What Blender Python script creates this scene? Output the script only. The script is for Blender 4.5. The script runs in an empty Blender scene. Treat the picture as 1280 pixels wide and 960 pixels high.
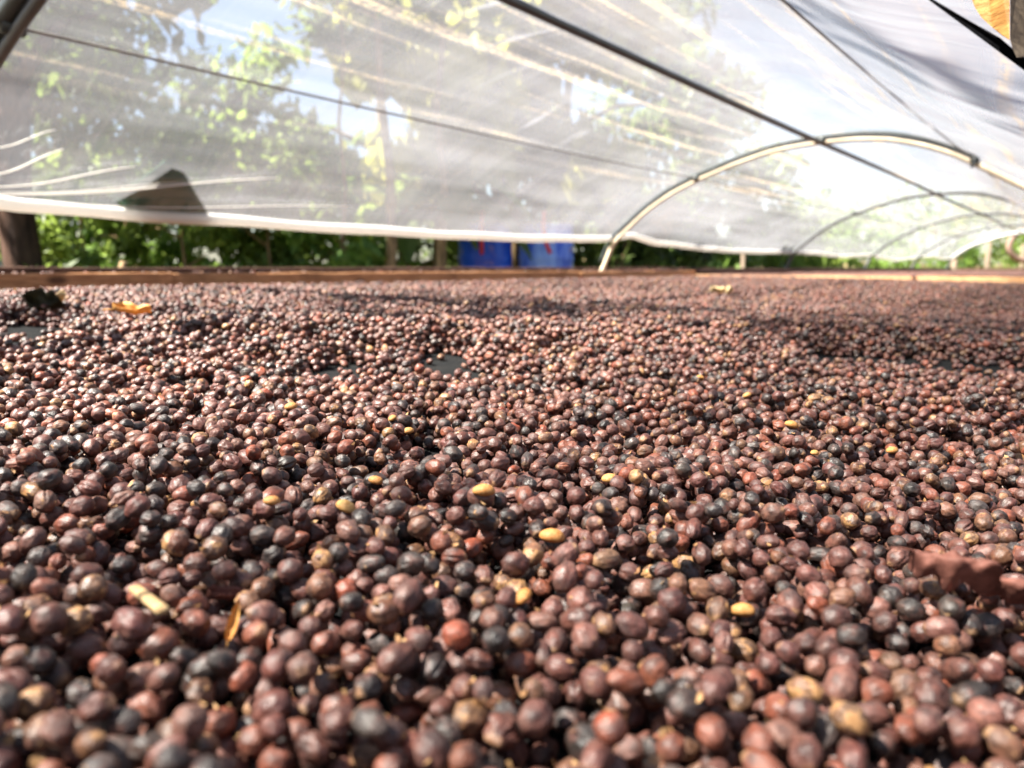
import bpy, bmesh, math, random
import numpy as np
from mathutils import Vector, Matrix, Euler, noise as mnoise

random.seed(7)
RNG = np.random.default_rng(7)
SC = bpy.context.scene
COL = SC.collection
CZ = 0.95                       # height of the lens above the ground
FPX = 967.0                     # focal length in pixels of the 1280 wide photograph
PITCH = math.atan(145.0 / FPX)
CAM = Vector((0, 0, CZ))
FWD = Vector((0, math.cos(PITCH), -math.sin(PITCH)))
UPV = Vector((0, math.sin(PITCH), math.cos(PITCH)))


# ------------------------------------------------------------------ measuring helpers
def ray(px, py):
    return Vector(((px - 640) / FPX, 0, 0)) + FWD + UPV * ((480 - py) / FPX)


_d = ray(1375, 335)
U = Vector((_d.x, _d.y, 0)).normalized()          # along the tunnel
N = Vector((-U.y, U.x, 0))                        # across it, to the far left side


def P(s, p, h):
    v = U * s + N * p
    return Vector((v.x, v.y, CZ + h))


def hit_s(px, py, s):
    d = ray(px, py)
    k = s / d.dot(U)
    return k * d.dot(N), k * d.z


def hit_p(px, py, p):
    d = ray(px, py)
    k = p / d.dot(N)
    return k * d.dot(U), k * d.z


def at(px, Y, z=0.0):
    """ground point below image column px at depth Y"""
    return Vector(((px - 640) / FPX * Y * math.cos(PITCH) * 1.011, Y, z))


def project(v):
    r = Vector(v) - CAM
    z = r.dot(FWD)
    return 640 + FPX * r.x / z, 480 - FPX * r.dot(UPV) / z, z


def smooth(a, b, x):
    if a > b: return 1 - smooth(b, a, x)
    t = min(1, max(0, (x - a) / (b - a)))
    return t * t * (3 - 2 * t)


# ------------------------------------------------------------------ object helpers
def tag(o, label=None, cat=None, group=None, kind=None):
    if label: o['label'] = label
    if cat: o['category'] = cat
    if group: o['group'] = group
    if kind: o['kind'] = kind
    return o


def empty(name, loc, rz=0.0):
    o = bpy.data.objects.new(name, None)
    o.location = loc
    o.rotation_euler = (0, 0, rz)
    o.empty_display_size = 0.1
    COL.objects.link(o)
    return o


def mesh_obj(name, verts, faces, m, parent=None, smooth_shade=True, uvs=None, attr=None):
    me = bpy.data.meshes.new(name)
    me.from_pydata([tuple(v) for v in verts], [], faces)
    if smooth_shade:
        me.polygons.foreach_set('use_smooth', [True] * len(me.polygons))
    if uvs is not None:
        uvl = me.uv_layers.new(name='UVMap')
        idx = np.empty(len(me.loops), dtype=np.int32)
        me.loops.foreach_get('vertex_index', idx)
        uvl.data.foreach_set('uv', np.asarray(uvs, dtype=np.float32)[idx].ravel())
    if attr is not None:
        a = me.attributes.new('leaf', 'FLOAT', 'POINT')
        a.data.foreach_set('value', np.asarray(attr, dtype=np.float32))
    me.materials.append(m)
    me.update()
    o = bpy.data.objects.new(name, me)
    COL.objects.link(o)
    if parent:
        o.parent = parent
        o.matrix_parent_inverse = parent_matrix(parent).inverted()
    return o


def parent_matrix(o):
    m = Matrix.Translation(o.location) @ o.rotation_euler.to_matrix().to_4x4()
    if o.parent:
        m = parent_matrix(o.parent) @ o.matrix_parent_inverse @ m
    return m


def tube(pts, rad, seg=10, caps=True):
    """verts, faces of a tube along pts; rad a number or a list"""
    pts = [Vector(p) for p in pts]
    if not hasattr(rad, '__len__'):
        rad = [rad] * len(pts)
    vs, fs = [], []
    up = Vector((0, 0, 1))
    prev = None
    for i, p in enumerate(pts):
        t = (pts[min(i + 1, len(pts) - 1)] - pts[max(i - 1, 0)]).normalized()
        a = prev if prev else (up if abs(t.z) < 0.9 else Vector((1, 0, 0)))
        x = (a - t * a.dot(t)).normalized()
        prev = x
        y = t.cross(x)
        for k in range(seg):
            an = 2 * math.pi * k / seg
            vs.append(p + (x * math.cos(an) + y * math.sin(an)) * rad[i])
    for i in range(len(pts) - 1):
        for k in range(seg):
            a, b = i * seg + k, i * seg + (k + 1) % seg
            fs.append((a, b, b + seg, a + seg))
    if caps:
        fs.append(tuple(range(seg))[::-1])
        fs.append(tuple(range((len(pts) - 1) * seg, len(pts) * seg)))
    return vs, fs


def join(*parts):
    V, F = [], []
    for v, f in parts:
        n = len(V)
        V += list(v)
        F += [tuple(i + n for i in q) for q in f]
    return V, F


def lathe(prof, seg=32, centre=(0, 0, 0)):
    c = Vector(centre)
    V, F = [], []
    for r, z in prof:
        for k in range(seg):
            a = 2 * math.pi * k / seg
            V.append(c + Vector((r * math.cos(a), r * math.sin(a), z)))
    for i in range(len(prof) - 1):
        for k in range(seg):
            a, b = i * seg + k, i * seg + (k + 1) % seg
            F.append((a, b, b + seg, a + seg))
    return V, F


def plank(a, b, up, side, w, t, wob=0.002, n=24, bev=0.003):
    """a sawn plank from a to b: w along up, t along side, slightly uneven edges"""
    a, b, up, side = Vector(a), Vector(b), Vector(up), Vector(side)
    ring = [(-.5, -.5), (.5, -.5), (.5, .5), (-.5, .5)]
    sec = []
    for (i, j) in ring:
        for di, dj in (((1, 0), (0, 1)) if (i * j > 0) else ((0, 1), (1, 0))):
            sec.append((i * w - math.copysign(bev, i) * di, j * t - math.copysign(bev, j) * dj))
    # order corners round the section
    sec.sort(key=lambda q: math.atan2(q[1] / t, q[0] / w))
    V, F = [], []
    m = len(sec)
    for k in range(n + 1):
        f = k / n
        c = a.lerp(b, f)
        for (i, j) in sec:
            q = c + up * i + side * j
            d = mnoise.noise(q * 6.0) * wob
            V.append(q + up * d * (1 if i > 0 else -1) + side * mnoise.noise(q * 5 + Vector((9, 0, 0))) * wob * .6)
    for k in range(n):
        for i in range(m):
            p0, p1 = k * m + i, k * m + (i + 1) % m
            F.append((p0, p1, p1 + m, p0 + m))
    F.append(tuple(range(m))[::-1])
    F.append(tuple(range(n * m, n * m + m)))
    return V, F


# ------------------------------------------------------------------ material helpers
class NT:
    def __init__(self, name):
        self.m = bpy.data.materials.new(name)
        self.m.use_nodes = True
        self.t = self.m.node_tree
        self.t.nodes.clear()
        self.out = self.t.nodes.new('ShaderNodeOutputMaterial')

    def n(self, kind, **kw):
        x = self.t.nodes.new(kind)
        for k, v in kw.items():
            if k in x.inputs.keys() if isinstance(k, str) else False:
                x.inputs[k].default_value = v
            else:
                setattr(x, k, v)
        return x

    def l(self, a, b):
        self.t.links.new(a, b)

    def setin(self, node, key, v):
        if hasattr(v, 'is_output') or isinstance(v, bpy.types.NodeSocket):
            self.l(v, node.inputs[key])
        else:
            node.inputs[key].default_value = v

    def math(self, op, a, b=0.0, clamp=False):
        x = self.t.nodes.new('ShaderNodeMath')
        x.operation = op
        x.use_clamp = clamp
        self.setin(x, 0, a)
        self.setin(x, 1, b)
        return x.outputs[0]

    def mix(self, fac, a, b, blend='MIX'):
        x = self.t.nodes.new('ShaderNodeMix')
        x.data_type = 'RGBA'
        x.blend_type = blend
        self.setin(x, 0, fac)
        for k, v in ((6, a), (7, b)):
            if isinstance(v, tuple) and len(v) == 3:
                v = (*v, 1)
            self.setin(x, k, v)
        return x.outputs[2]

    def noise(self, vec, scale, detail=3, rough=.55, dist=0.0):
        x = self.t.nodes.new('ShaderNodeTexNoise')
        if vec is not None: self.l(vec, x.inputs['Vector'])
        x.inputs['Scale'].default_value = scale
        x.inputs['Detail'].default_value = detail
        x.inputs['Roughness'].default_value = rough
        x.inputs['Distortion'].default_value = dist
        return x.outputs['Fac']

    def mapping(self, vec, scale=(1, 1, 1), loc=(0, 0, 0), rot=(0, 0, 0)):
        x = self.t.nodes.new('ShaderNodeMapping')
        self.l(vec, x.inputs['Vector'])
        self.setin(x, 'Location', loc)
        self.setin(x, 'Scale', scale)
        self.setin(x, 'Rotation', rot)
        return x.outputs[0]

    def ramp(self, fac, lo, hi):
        x = self.t.nodes.new('ShaderNodeMapRange')
        x.interpolation_type = 'SMOOTHSTEP'
        self.setin(x, 0, fac)
        x.inputs[1].default_value = lo
        x.inputs[2].default_value = hi
        return x.outputs[0]

    def bump(self, h, strength, dist=0.002):
        x = self.t.nodes.new('ShaderNodeBump')
        x.inputs['Strength'].default_value = strength
        x.inputs['Distance'].default_value = dist
        self.l(h, x.inputs['Height'])
        return x.outputs[0]

    def bsdf(self, col, rough=.6, spec=.4, normal=None, **kw):
        b = self.t.nodes.new('ShaderNodeBsdfPrincipled')
        if isinstance(col, tuple) and len(col) == 3: col = (*col, 1)
        self.setin(b, 'Base Color', col)
        self.setin(b, 'Roughness', rough)
        self.setin(b, 'Specular IOR Level', spec)
        if normal is not None: self.l(normal, b.inputs['Normal'])
        for k, v in kw.items():
            self.setin(b, k.replace('_', ' '), v)
        return b.outputs[0]

    def done(self, sh):
        self.l(sh, self.out.inputs['Surface'])
        return self.m


def mat_simple(name, col, rough=.55, var=.25, scale=12, bump=.0, spec=.4, metal=0.0):
    t = NT(name)
    g = t.n('ShaderNodeTexCoord').outputs['Object']
    n1 = t.noise(g, scale, 5)
    dark = tuple(c * (1 - var) for c in col)
    lite = tuple(min(1, c * (1 + var)) for c in col)
    c = t.mix(t.ramp(n1, .3, .7), dark, lite)
    nrm = t.bump(t.noise(g, scale * 6, 4), bump, .002) if bump else None
    return t.done(t.bsdf(c, rough, spec, nrm, Metallic=metal))


def mat_wood(name, dark, lite, along, scale=30, rough=.7, stain=.5):
    """sawn timber: grain stretched along a world direction, knots and dirt"""
    t = NT(name)
    g = t.n('ShaderNodeTexCoord').outputs['Object']
    ang = math.atan2(along.y, along.x)
    r = t.mapping(g, rot=(0, 0, -ang))
    grain = t.noise(t.mapping(r, scale=(.6, 9, 9)), scale, 5, .6, .4)
    fine = t.noise(t.mapping(r, scale=(1, 30, 30)), scale * 2, 3)
    c = t.mix(t.ramp(grain, .3, .7), dark, lite)
    c = t.mix(t.ramp(fine, .55, .8), c, tuple(x * .55 for x in dark))
    dirt = t.ramp(t.noise(g, 5, 6, .65), .5, .75)
    c = t.mix(t.math('MULTIPLY', dirt, stain), c, tuple(x * .4 for x in dark))
    kn = t.n('ShaderNodeTexVoronoi')
    t.l(t.mapping(r, scale=(3.1, 7, 7)), kn.inputs['Vector'])
    kn.inputs['Scale'].default_value = 1.0
    kn.inputs['Randomness'].default_value = 1.0
    c = t.mix(t.math('SUBTRACT', 1.0, t.ramp(kn.outputs['Distance'], .05, .13)), c, tuple(x * .35 for x in dark))
    return t.done(t.bsdf(c, rough, .3, t.bump(t.math('ADD', grain, fine), .5, .002)))


def mat_leaf(name, a, b, trans=.35, rough=.45, spec=.4):
    t = NT(name)
    at_ = t.n('ShaderNodeAttribute', attribute_name='leaf')
    ri = t.n('ShaderNodeObjectInfo').outputs['Random']
    c = t.mix(at_.outputs['Fac'], a, b)
    c = t.mix(t.math('MULTIPLY', ri, .35), c, tuple(x * .55 for x in a))
    p = t.bsdf(c, rough, spec)
    tr = t.n('ShaderNodeBsdfTranslucent')
    t.l(t.mix(.5, c, tuple(min(1, x * 1.6) for x in b)), tr.inputs['Color'])
    m = t.n('ShaderNodeMixShader')
    m.inputs[0].default_value = trans
    t.l(p, m.inputs[1])
    t.l(tr.outputs[0], m.inputs[2])
    return t.done(m.outputs[0])


def mat_bark(name, dark, lite):
    t = NT(name)
    g = t.n('ShaderNodeTexCoord').outputs['Object']
    f = t.noise(t.mapping(g, scale=(14, 14, 2.2)), 1.6, 6, .65, .5)
    c = t.mix(t.ramp(f, .3, .7), dark, lite)
    return t.done(t.bsdf(c, .85, .2, t.bump(f, .9, .02)))


# ---- dried cherry skin -------------------------------------------------------
def mat_cherry(name, flat=False):
    t = NT(name)
    at_ = t.n('ShaderNodeAttribute', attribute_name='tint')
    at_.attribute_type = 'INSTANCER'
    pe = t.n('ShaderNodeAttribute', attribute_name='peel')
    pe.attribute_type = 'INSTANCER'
    g = t.n('ShaderNodeTexCoord').outputs['Object']
    ri = t.n('ShaderNodeObjectInfo').outputs['Random']
    off = t.n('ShaderNodeCombineXYZ')
    t.l(t.math('MULTIPLY', ri, 91.0), off.inputs[0])
    t.l(t.math('MULTIPLY', ri, 37.0), off.inputs[1])
    va = t.n('ShaderNodeVectorMath', operation='ADD')
    t.l(g, va.inputs[0])
    t.l(off.outputs[0], va.inputs[1])
    v = va.outputs[0]
    big = t.noise(v, 1.1, 3, .6)
    mid = t.noise(v, 3.2, 5, .65, .3)
    wr = t.noise(t.mapping(v, scale=(1.2, 4.5, 4.5)), 2.2, 4, .6, .6)
    fine = t.noise(v, 16, 3, .7)
    c = at_.outputs['Color']
    c = t.mix(t.ramp(mid, .34, .7), t.mix(1.0, c, (.60, .58, .60), 'MULTIPLY'), t.mix(1.0, c, (1.35, 1.25, 1.2), 'MULTIPLY'))
    # each skin runs from its own tone into near black and into red
    c = t.mix(t.math('MULTIPLY', t.ramp(t.noise(v, .8, 3, .6), .46, .66), .72), c, (.030, .021, .020))
    c = t.mix(t.math('MULTIPLY', t.ramp(t.noise(t.mapping(v, loc=(5, 3, 1)), .9, 3, .6), .5, .7), .35), c, (.20, .062, .042))
    # dusty bloom on parts of the skin
    c = t.mix(t.math('MULTIPLY', t.ramp(big, .45, .75), .26), c, (.22, .130, .098))
    # dark shrivelled creases
    c = t.mix(t.math('MULTIPLY', t.ramp(wr, .5, .3), 0.0 if flat else .5), c, (.012, .009, .009))
    # papery tan patches where the skin has come off
    pk = t.math('ADD', t.math('MULTIPLY', pe.outputs['Fac'], .30), t.math('SUBTRACT', big, .74))
    pm = t.ramp(t.math('ADD', pk, t.math('MULTIPLY', t.math('SUBTRACT', fine, .5), .16)), .02, .09)
    tan = t.mix(t.ramp(fine, .35, .65), (.20, .085, .028), (.42, .24, .105))
    c = t.mix(pm, c, tan)
    # fibrous tan scar at the stalk end of many of them
    sx = t.n('ShaderNodeSeparateXYZ'); t.l(g, sx.inputs[0])
    tip = t.ramp(t.math('ADD', sx.outputs[0], t.math('MULTIPLY', t.math('SUBTRACT', mid, .5), .5)), .92, 1.12)
    tip = t.math('MULTIPLY', t.math('MULTIPLY', tip, t.ramp(ri, .35, .7)), t.ramp(fine, .3, .6))
    c = t.mix(t.math('MULTIPLY', tip, .8), c, (.36, .20, .10))
    # specks of dust and chaff
    c = t.mix(t.math('MULTIPLY', t.ramp(t.noise(v, 9, 4, .7), .63, .74), .55), c, (.36, .27, .20))
    h = t.math('ADD', t.math('MULTIPLY', wr, 1.0), t.math('ADD', t.math('MULTIPLY', fine, .10), t.math('MULTIPLY', mid, .6)))
    rough = t.math('ADD', t.math('ADD', .20, t.math('MULTIPLY', ri, .20)), t.math('MULTIPLY', mid, .26))
    return t.done(t.bsdf(c, rough, .5, t.bump(h, .8, .00028)))


M = {}
M['cherry'] = mat_cherry('dried_skin')
M['bean'] = None
M['wood_lit'] = mat_wood('sawn_pine', (.20, .085, .035), (.42, .215, .10), U, 22, .7, .6)
M['wood_side'] = mat_wood('weathered_pine', (.30, .125, .052), (.56, .29, .135), U, 22, .75, .7)
M['wood_end'] = mat_wood('fresh_pine', (.42, .20, .08), (.66, .38, .19), N, 22, .65, .3)
M['wood_dark'] = mat_wood('dirty_shaded_timber', (.045, .022, .016), (.12, .065, .045), U, 20, .85, .8)  # shade on the outer rail is put into this dark tone, beside dirt stains
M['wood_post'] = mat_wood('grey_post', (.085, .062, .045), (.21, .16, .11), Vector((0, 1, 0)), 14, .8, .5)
M['wood_beam'] = mat_wood('orange_beam', (.36, .17, .045), (.58, .33, .10), Vector((0, 1, 0)), 9, .6, .3)
M['pipe_dark'] = mat_simple('dark_pipe', (.035, .042, .042), .45, .3, 6)
M['pipe_steel'] = mat_simple('steel_pole', (.045, .052, .055), .4, .3, 9, .1, .5, .3)
M['pipe_white'] = mat_simple('cream_pipe', (.72, .60, .44), .4, .15, 7)
M['pipe_grey'] = mat_simple('grey_pipe', (.085, .088, .09), .45, .2, 7)
M['wire'] = mat_simple('wire', (.20, .18, .16), .5, .2, 30)
M['strap'] = mat_simple('black_webbing', (.004, .004, .005), .95, .3, 80, .2, .03)
M['ring'] = mat_simple('old_hose', (.22, .14, .11), .7, .25, 12)
M['red'] = mat_simple('red_strap', (.75, .05, .035), .5, .15, 12)
M['stick'] = mat_wood('split_stick', (.40, .25, .11), (.58, .41, .22), Vector((0, 1, 0)), 60, .7, .15)
M['bark'] = mat_bark('bark_red_brown', (.02, .010, .007), (.085, .045, .03))
M['bark_grey'] = mat_bark('bark_grey', (.07, .055, .04), (.24, .19, .14))
M['stem'] = mat_bark('plant_stem', (.09, .06, .03), (.34, .23, .12))
M['leaf_dark'] = mat_leaf('leaf_dark', (.020, .042, .014), (.16, .22, .05), .45)
M['leaf_mid'] = mat_leaf('leaf_mid', (.045, .085, .017), (.24, .32, .065), .5)
M['leaf_yellow'] = mat_leaf('leaf_yellow', (.16, .18, .025), (.46, .44, .09), .5)
M['leaf_bright'] = mat_leaf('leaf_bright', (.07, .14, .02), (.22, .33, .07), .45)
M['leaf_broad'] = mat_leaf('leaf_broad', (.025, .11, .05), (.04, .16, .07), .05)


def mat_dryleaf(name, a, b):
    t = NT(name)
    g = t.n('ShaderNodeTexCoord').outputs['Object']
    f = t.noise(g, 90, 5, .6)
    c = t.mix(t.ramp(f, .3, .7), a, b)
    p = t.bsdf(c, .65, .3, t.bump(t.noise(g, 300, 3), .4, .001))
    tr = t.n('ShaderNodeBsdfTranslucent')
    t.l(c, tr.inputs['Color'])
    m = t.n('ShaderNodeMixShader')
    m.inputs[0].default_value = .25
    t.l(p, m.inputs[1]); t.l(tr.outputs[0], m.inputs[2])
    return t.done(m.outputs[0])


M['dry_orange'] = mat_dryleaf('dry_leaf_orange', (.50, .22, .05), (.80, .48, .16))
M['dry_dark'] = mat_dryleaf('dry_leaf_dark', (.02, .018, .008), (.06, .05, .02))
M['dry_pale'] = mat_dryleaf('dry_leaf_pale', (.45, .32, .15), (.72, .58, .36))
M['dry_red'] = mat_dryleaf('dry_leaf_red', (.10, .035, .026), (.28, .115, .085))
M['husk'] = mat_dryleaf('husk', (.24, .10, .04), (.58, .36, .17))


def mat_bean(name):
    t = NT(name)
    g = t.n('ShaderNodeTexCoord').outputs['Object']
    f = t.noise(g, 2.5, 5, .6)
    ri = t.n('ShaderNodeObjectInfo').outputs['Random']
    c = t.mix(t.ramp(f, .35, .7), t.mix(ri, (.34, .13, .03), (.42, .20, .05)), t.mix(ri, (.50, .23, .07), (.58, .35, .13)))
    c = t.mix(t.ramp(t.noise(g, 4, 4, .7), .64, .72), c, (.10, .04, .02))
    return t.done(t.bsdf(c, .5, .4, t.bump(t.noise(g, 12, 3), .6, .0005)))


M['bean'] = mat_bean('parchment_skin')


def mat_barrel(name, base, fade, amt):
    t = NT(name)
    g = t.n('ShaderNodeTexCoord').outputs['Object']
    f = t.noise(t.mapping(g, scale=(5, 5, 1.0)), 1.2, 5, .6)
    c = t.mix(t.math('MULTIPLY', t.ramp(f, .4, .62), amt), base, fade)
    c = t.mix(t.math('MULTIPLY', t.ramp(t.noise(g, 9, 5), .62, .7), amt), c, (.5, .30, .22))
    return t.done(t.bsdf(c, .38, .5))


M['blue'] = mat_barrel('blue_plastic', (.010, .055, .50), (.03, .14, .75), .7)
M['blue_faded'] = mat_barrel('faded_blue_plastic', (.03, .09, .55), (.26, .42, .85), .95)
M['concrete'] = mat_simple('concrete', (.34, .33, .31), .9, .25, 8, .4)


def mat_ground():
    t = NT('soil_and_grass')
    g = t.n('ShaderNodeTexCoord').outputs['Object']
    a = t.noise(g, .6, 6, .6)
    b = t.noise(g, 14, 5, .65)
    c = t.mix(t.ramp(a, .42, .58), (.16, .085, .05), (.07, .10, .03))
    c = t.mix(t.math('MULTIPLY', t.ramp(b, .45, .7), .6), c, (.25, .19, .11))
    return t.done(t.bsdf(c, .95, .1, t.bump(b, .8, .05)))


def mat_net():
    t = NT('black_shade_net')
    g = t.n('ShaderNodeTexCoord').outputs['Object']
    r = t.mapping(g, rot=(0, 0, -math.atan2(U.y, U.x)))
    w1 = t.n('ShaderNodeTexWave', bands_direction='X'); w1.inputs['Scale'].default_value = 170
    w2 = t.n('ShaderNodeTexWave', bands_direction='Y'); w2.inputs['Scale'].default_value = 170
    t.l(r, w1.inputs['Vector']); t.l(r, w2.inputs['Vector'])
    h = t.math('MAXIMUM', w1.outputs['Fac'], w2.outputs['Fac'])
    d = t.ramp(t.noise(g, 35, 5, .7), .4, .75)
    c = t.mix(t.ramp(h, .3, .8), (.003, .003, .003), (.016, .017, .018))
    c = t.mix(t.math('MULTIPLY', d, .45), c, (.03, .027, .025))
    return t.done(t.bsdf(c, .9, .06, t.bump(h, .6, .002)))


def mat_film():
    """greenhouse film: partly see-through, milky and dusty, streaked along the tunnel; UV = metres (along, round)"""
    t = NT('greenhouse_film')
    uv = t.n('ShaderNodeTexCoord').outputs['UV']
    sep = t.n('ShaderNodeSeparateXYZ')
    t.l(uv, sep.inputs[0])
    v = sep.outputs[1]
    streak = t.noise(t.mapping(uv, scale=(.55, 13, 1)), 1.0, 3, .5, .25)
    broad = t.noise(t.mapping(uv, scale=(.8, 2.6, 1), loc=(3, 1, 0)), 1.0, 3, .5, .4)
    grain = t.noise(t.mapping(uv, scale=(55, 80, 1)), 1.0, 3, .7)
    lines = t.noise(t.mapping(uv, scale=(.45, 15, 1), loc=(7.3, 2.1, 0)), 1.0, 4, .55, .35)
    cross = t.noise(t.mapping(uv, scale=(9, 1.1, 1), loc=(1, 4, 0), rot=(0, 0, .35)), 1.0, 4, .55, .5)
    right = t.ramp(v, 1.25, 2.3)
    fac = t.math('ADD', .10, t.math('MULTIPLY', t.math('SUBTRACT', streak, .5), .17))
    fac = t.math('ADD', fac, t.math('MULTIPLY', t.math('SUBTRACT', broad, .5), .26))
    fac = t.math('ADD', fac, t.math('ADD', .05, t.math('MULTIPLY', right, .07)))
    fac = t.math('ADD', fac, t.math('MULTIPLY', t.ramp(v, 1.85, 2.35), .12))
    dirt = t.math('MULTIPLY', t.ramp(lines, .54, .66), t.ramp(grain, .34, .62))
    dirt = t.math('MULTIPLY', dirt, t.ramp(v, .66, .86))
    fac = t.math('ADD', fac, t.math('MULTIPLY', dirt, .22))
    crs = t.math('MULTIPLY', t.math('MULTIPLY', t.ramp(cross, .60, .72), .13), t.ramp(v, .3, 1.0))
    fac = t.math('ADD', fac, crs, True)
    fac = t.math('MULTIPLY', fac, t.math('ADD', .45, t.math('MULTIPLY', t.ramp(sep.outputs[0], .45, 1.2), .55)))   # opacity lowered by the camera to let more sun onto the near cherries
    fac = t.math('MINIMUM', t.math('MAXIMUM', fac, .05), .9)
    # the flatter the look through the film the longer the way through it
    fw = t.n('ShaderNodeLayerWeight'); fw.inputs[0].default_value = .5
    cs = t.math('MAXIMUM', t.math('SUBTRACT', 1.0, fw.outputs['Facing']), .33)
    fac = t.math('SUBTRACT', 1.0, t.math('POWER', t.math('SUBTRACT', 1.0, fac), t.math('DIVIDE', 1.0, cs)))
    col = t.mix(dirt, (.35, .36, .395), (.60, .47, .31))
    nb = t.bump(t.math('ADD', t.math('MULTIPLY', cross, 1.0), t.math('MULTIPLY', broad, 2.0)), .45, .03)
    tl = t.n('ShaderNodeBsdfTranslucent'); t.l(col, tl.inputs['Color']); t.l(nb, tl.inputs['Normal'])
    df = t.n('ShaderNodeBsdfDiffuse'); t.l(col, df.inputs['Color']); t.l(nb, df.inputs['Normal'])
    m1 = t.n('ShaderNodeMixShader'); m1.inputs[0].default_value = .45
    t.l(tl.outputs[0], m1.inputs[1]); t.l(df.outputs[0], m1.inputs[2])
    tp = t.n('ShaderNodeBsdfTransparent'); tp.inputs[0].default_value = (.93, .94, .94, 1)
    m2 = t.n('ShaderNodeMixShader'); t.l(fac, m2.inputs[0])
    t.l(tp.outputs[0], m2.inputs[1]); t.l(m1.outputs[0], m2.inputs[2])
    gl = t.n('ShaderNodeBsdfGlossy'); gl.inputs['Roughness'].default_value = .22
    gl.inputs['Color'].default_value = (1, 1, 1, 1); t.l(nb, gl.inputs['Normal'])
    lw = t.n('ShaderNodeLayerWeight'); lw.inputs[0].default_value = .25; t.l(nb, lw.inputs['Normal'])
    m3 = t.n('ShaderNodeMixShader'); t.l(t.math('MULTIPLY', lw.outputs['Fresnel'], t.math('ADD', .10, t.math('MULTIPLY', right, .24))), m3.inputs[0])
    t.l(m2.outputs[0], m3.inputs[1]); t.l(gl.outputs[0], m3.inputs[2])
    return t.done(m3.outputs[0])


def mat_hem():
    t = NT('rolled_film_edge')
    g = t.n('ShaderNodeTexCoord').outputs['Object']
    f = t.noise(g, 18, 4)
    c = t.mix(f, (.78, .76, .72), (.90, .88, .84))
    p = t.bsdf(c, .35, .5, t.bump(f, .3, .01))
    tr = t.n('ShaderNodeBsdfTranslucent'); t.l(c, tr.inputs['Color'])
    m = t.n('ShaderNodeMixShader'); m.inputs[0].default_value = .4
    t.l(p, m.inputs[1]); t.l(tr.outputs[0], m.inputs[2])
    return t.done(m.outputs[0])


M['ground'] = mat_ground()
M['net'] = mat_net()
M['film'] = mat_film()
M['hem'] = mat_hem()

# ------------------------------------------------------------------ tunnel measurements
PF = 2.46                                        # the hoops' feet stand this far across
S1 = hit_p(745, 333, PF)[0]
HOOP_PX = [(745, 333), (763, 301), (807, 259), (838, 237), (871, 220), (917, 200), (965, 183), (1000, 176), (1028, 172),
           (1070, 167.5), (1114, 167.5), (1157, 175), (1192, 185), (1219, 197), (1280, 226.5)]
PROF = [hit_s(x, y, S1) for x, y in HOOP_PX]     # (p, h)
PROF += [(PROF[-1][0] - .19, PROF[-1][1] - .09), (PROF[-1][0] - .48, PROF[-1][1] - .18), (PROF[-1][0] - .74, PROF[-1][1] - .30), (-.58, -.05)]
PROF[0] = (PF, -.06)
HS = [hit_p(x, 326, PF)[0] for x in (978, 1078, 1137, 1181)]


def resample(poly, n):
    poly = np.array(poly, float)
    d = np.r_[0, np.cumsum(np.hypot(*np.diff(poly, axis=0).T))]
    # Catmull-like smoothing: dense linear, then a few box passes with fixed ends
    q = np.linspace(0, d[-1], 400)
    x = np.interp(q, d, poly[:, 0]); y = np.interp(q, d, poly[:, 1])
    for _ in range(30):
        x[1:-1] = (x[:-2] + 2 * x[1:-1] + x[2:]) / 4
        y[1:-1] = (y[:-2] + 2 * y[1:-1] + y[2:]) / 4
    d2 = np.r_[0, np.cumsum(np.hypot(np.diff(x), np.diff(y)))]
    q = np.linspace(0, d2[-1], n)
    return np.interp(q, d2, x), np.interp(q, d2, y), d2[-1]


PX_, PH_, PLEN = resample(PROF, 400)
ARC = np.linspace(0, PLEN, 400)


def prof_at(a):
    return float(np.interp(a, ARC, PX_)), float(np.interp(a, ARC, PH_))


def arc_of_h(h):                                  # on the left flank
    top = int(np.argmax(PH_))
    return float(np.interp(h, PH_[:top], ARC[:top]))


def arc_of_p(p):
    return float(np.interp(-p, -PX_, ARC))


# first hoop: passes just inside the top left corner of the view
def hoop0_err(s):
    best = 1e9
    for a in np.linspace(.05, 1.2, 120):
        p, h = prof_at(a)
        x, y, z = project(P(s, p, h))
        best = min(best, math.hypot(x - 12, y - 28))
    return best


S0 = min((s for s in np.linspace(.3, 1.3, 60)), key=hoop0_err)
HOOPS = [S0 - 3.4, S0, S1] + HS
print('hoops', [round(s, 2) for s in HOOPS], 'prof', [(round(a, 2), round(b, 2)) for a, b in PROF])

# ------------------------------------------------------------------ the bed surface
PE = 2.26                                        # inner face of the far-left side board
PR = -.46                                        # inner face of the near side board
SE = hit_p(868, 343, PE)[0]                      # inner face of the end board
SB = -1.1                                        # bed starts behind the camera
print('end board at', SE)


def h_top(s, p):
    q = max(0.0, (PE - p) / PE)
    near = .046 + .097 * q * q if p > 0 else .143 + .25 * p * .3
    far = .047 + .035 * q * q
    return near + (far - near) * smooth(1.6, SE, s)


RIDGES = []   # (x0,y0,x1,y1,height,width) in the ground plane


def on_bed(px, py, dz=0.0):
    d = ray(px, py)
    lo, hi = .05, 12.0
    k = .1
    while k < hi:
        q = d * k
        if -q.z >= h_top(q.dot(U), q.dot(N)) - dz:
            break
        k += .002 + k * .002
    q = d * k
    return q.x, q.y, k


for (a, b, c, d, hh, w) in ((880, 545, 1290, 515, .022, .055), (300, 420, 900, 425, .012, .10), (960, 415, 1290, 440, .016, .09),
                            (560, 690, 860, 640, .007, .05), (0, 640, 300, 600, .007, .07)):
    x0, y0, _ = on_bed(a, b); x1, y1, _ = on_bed(c, d)
    RIDGES.append((x0, y0, x1, y1, hh, w))


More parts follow.
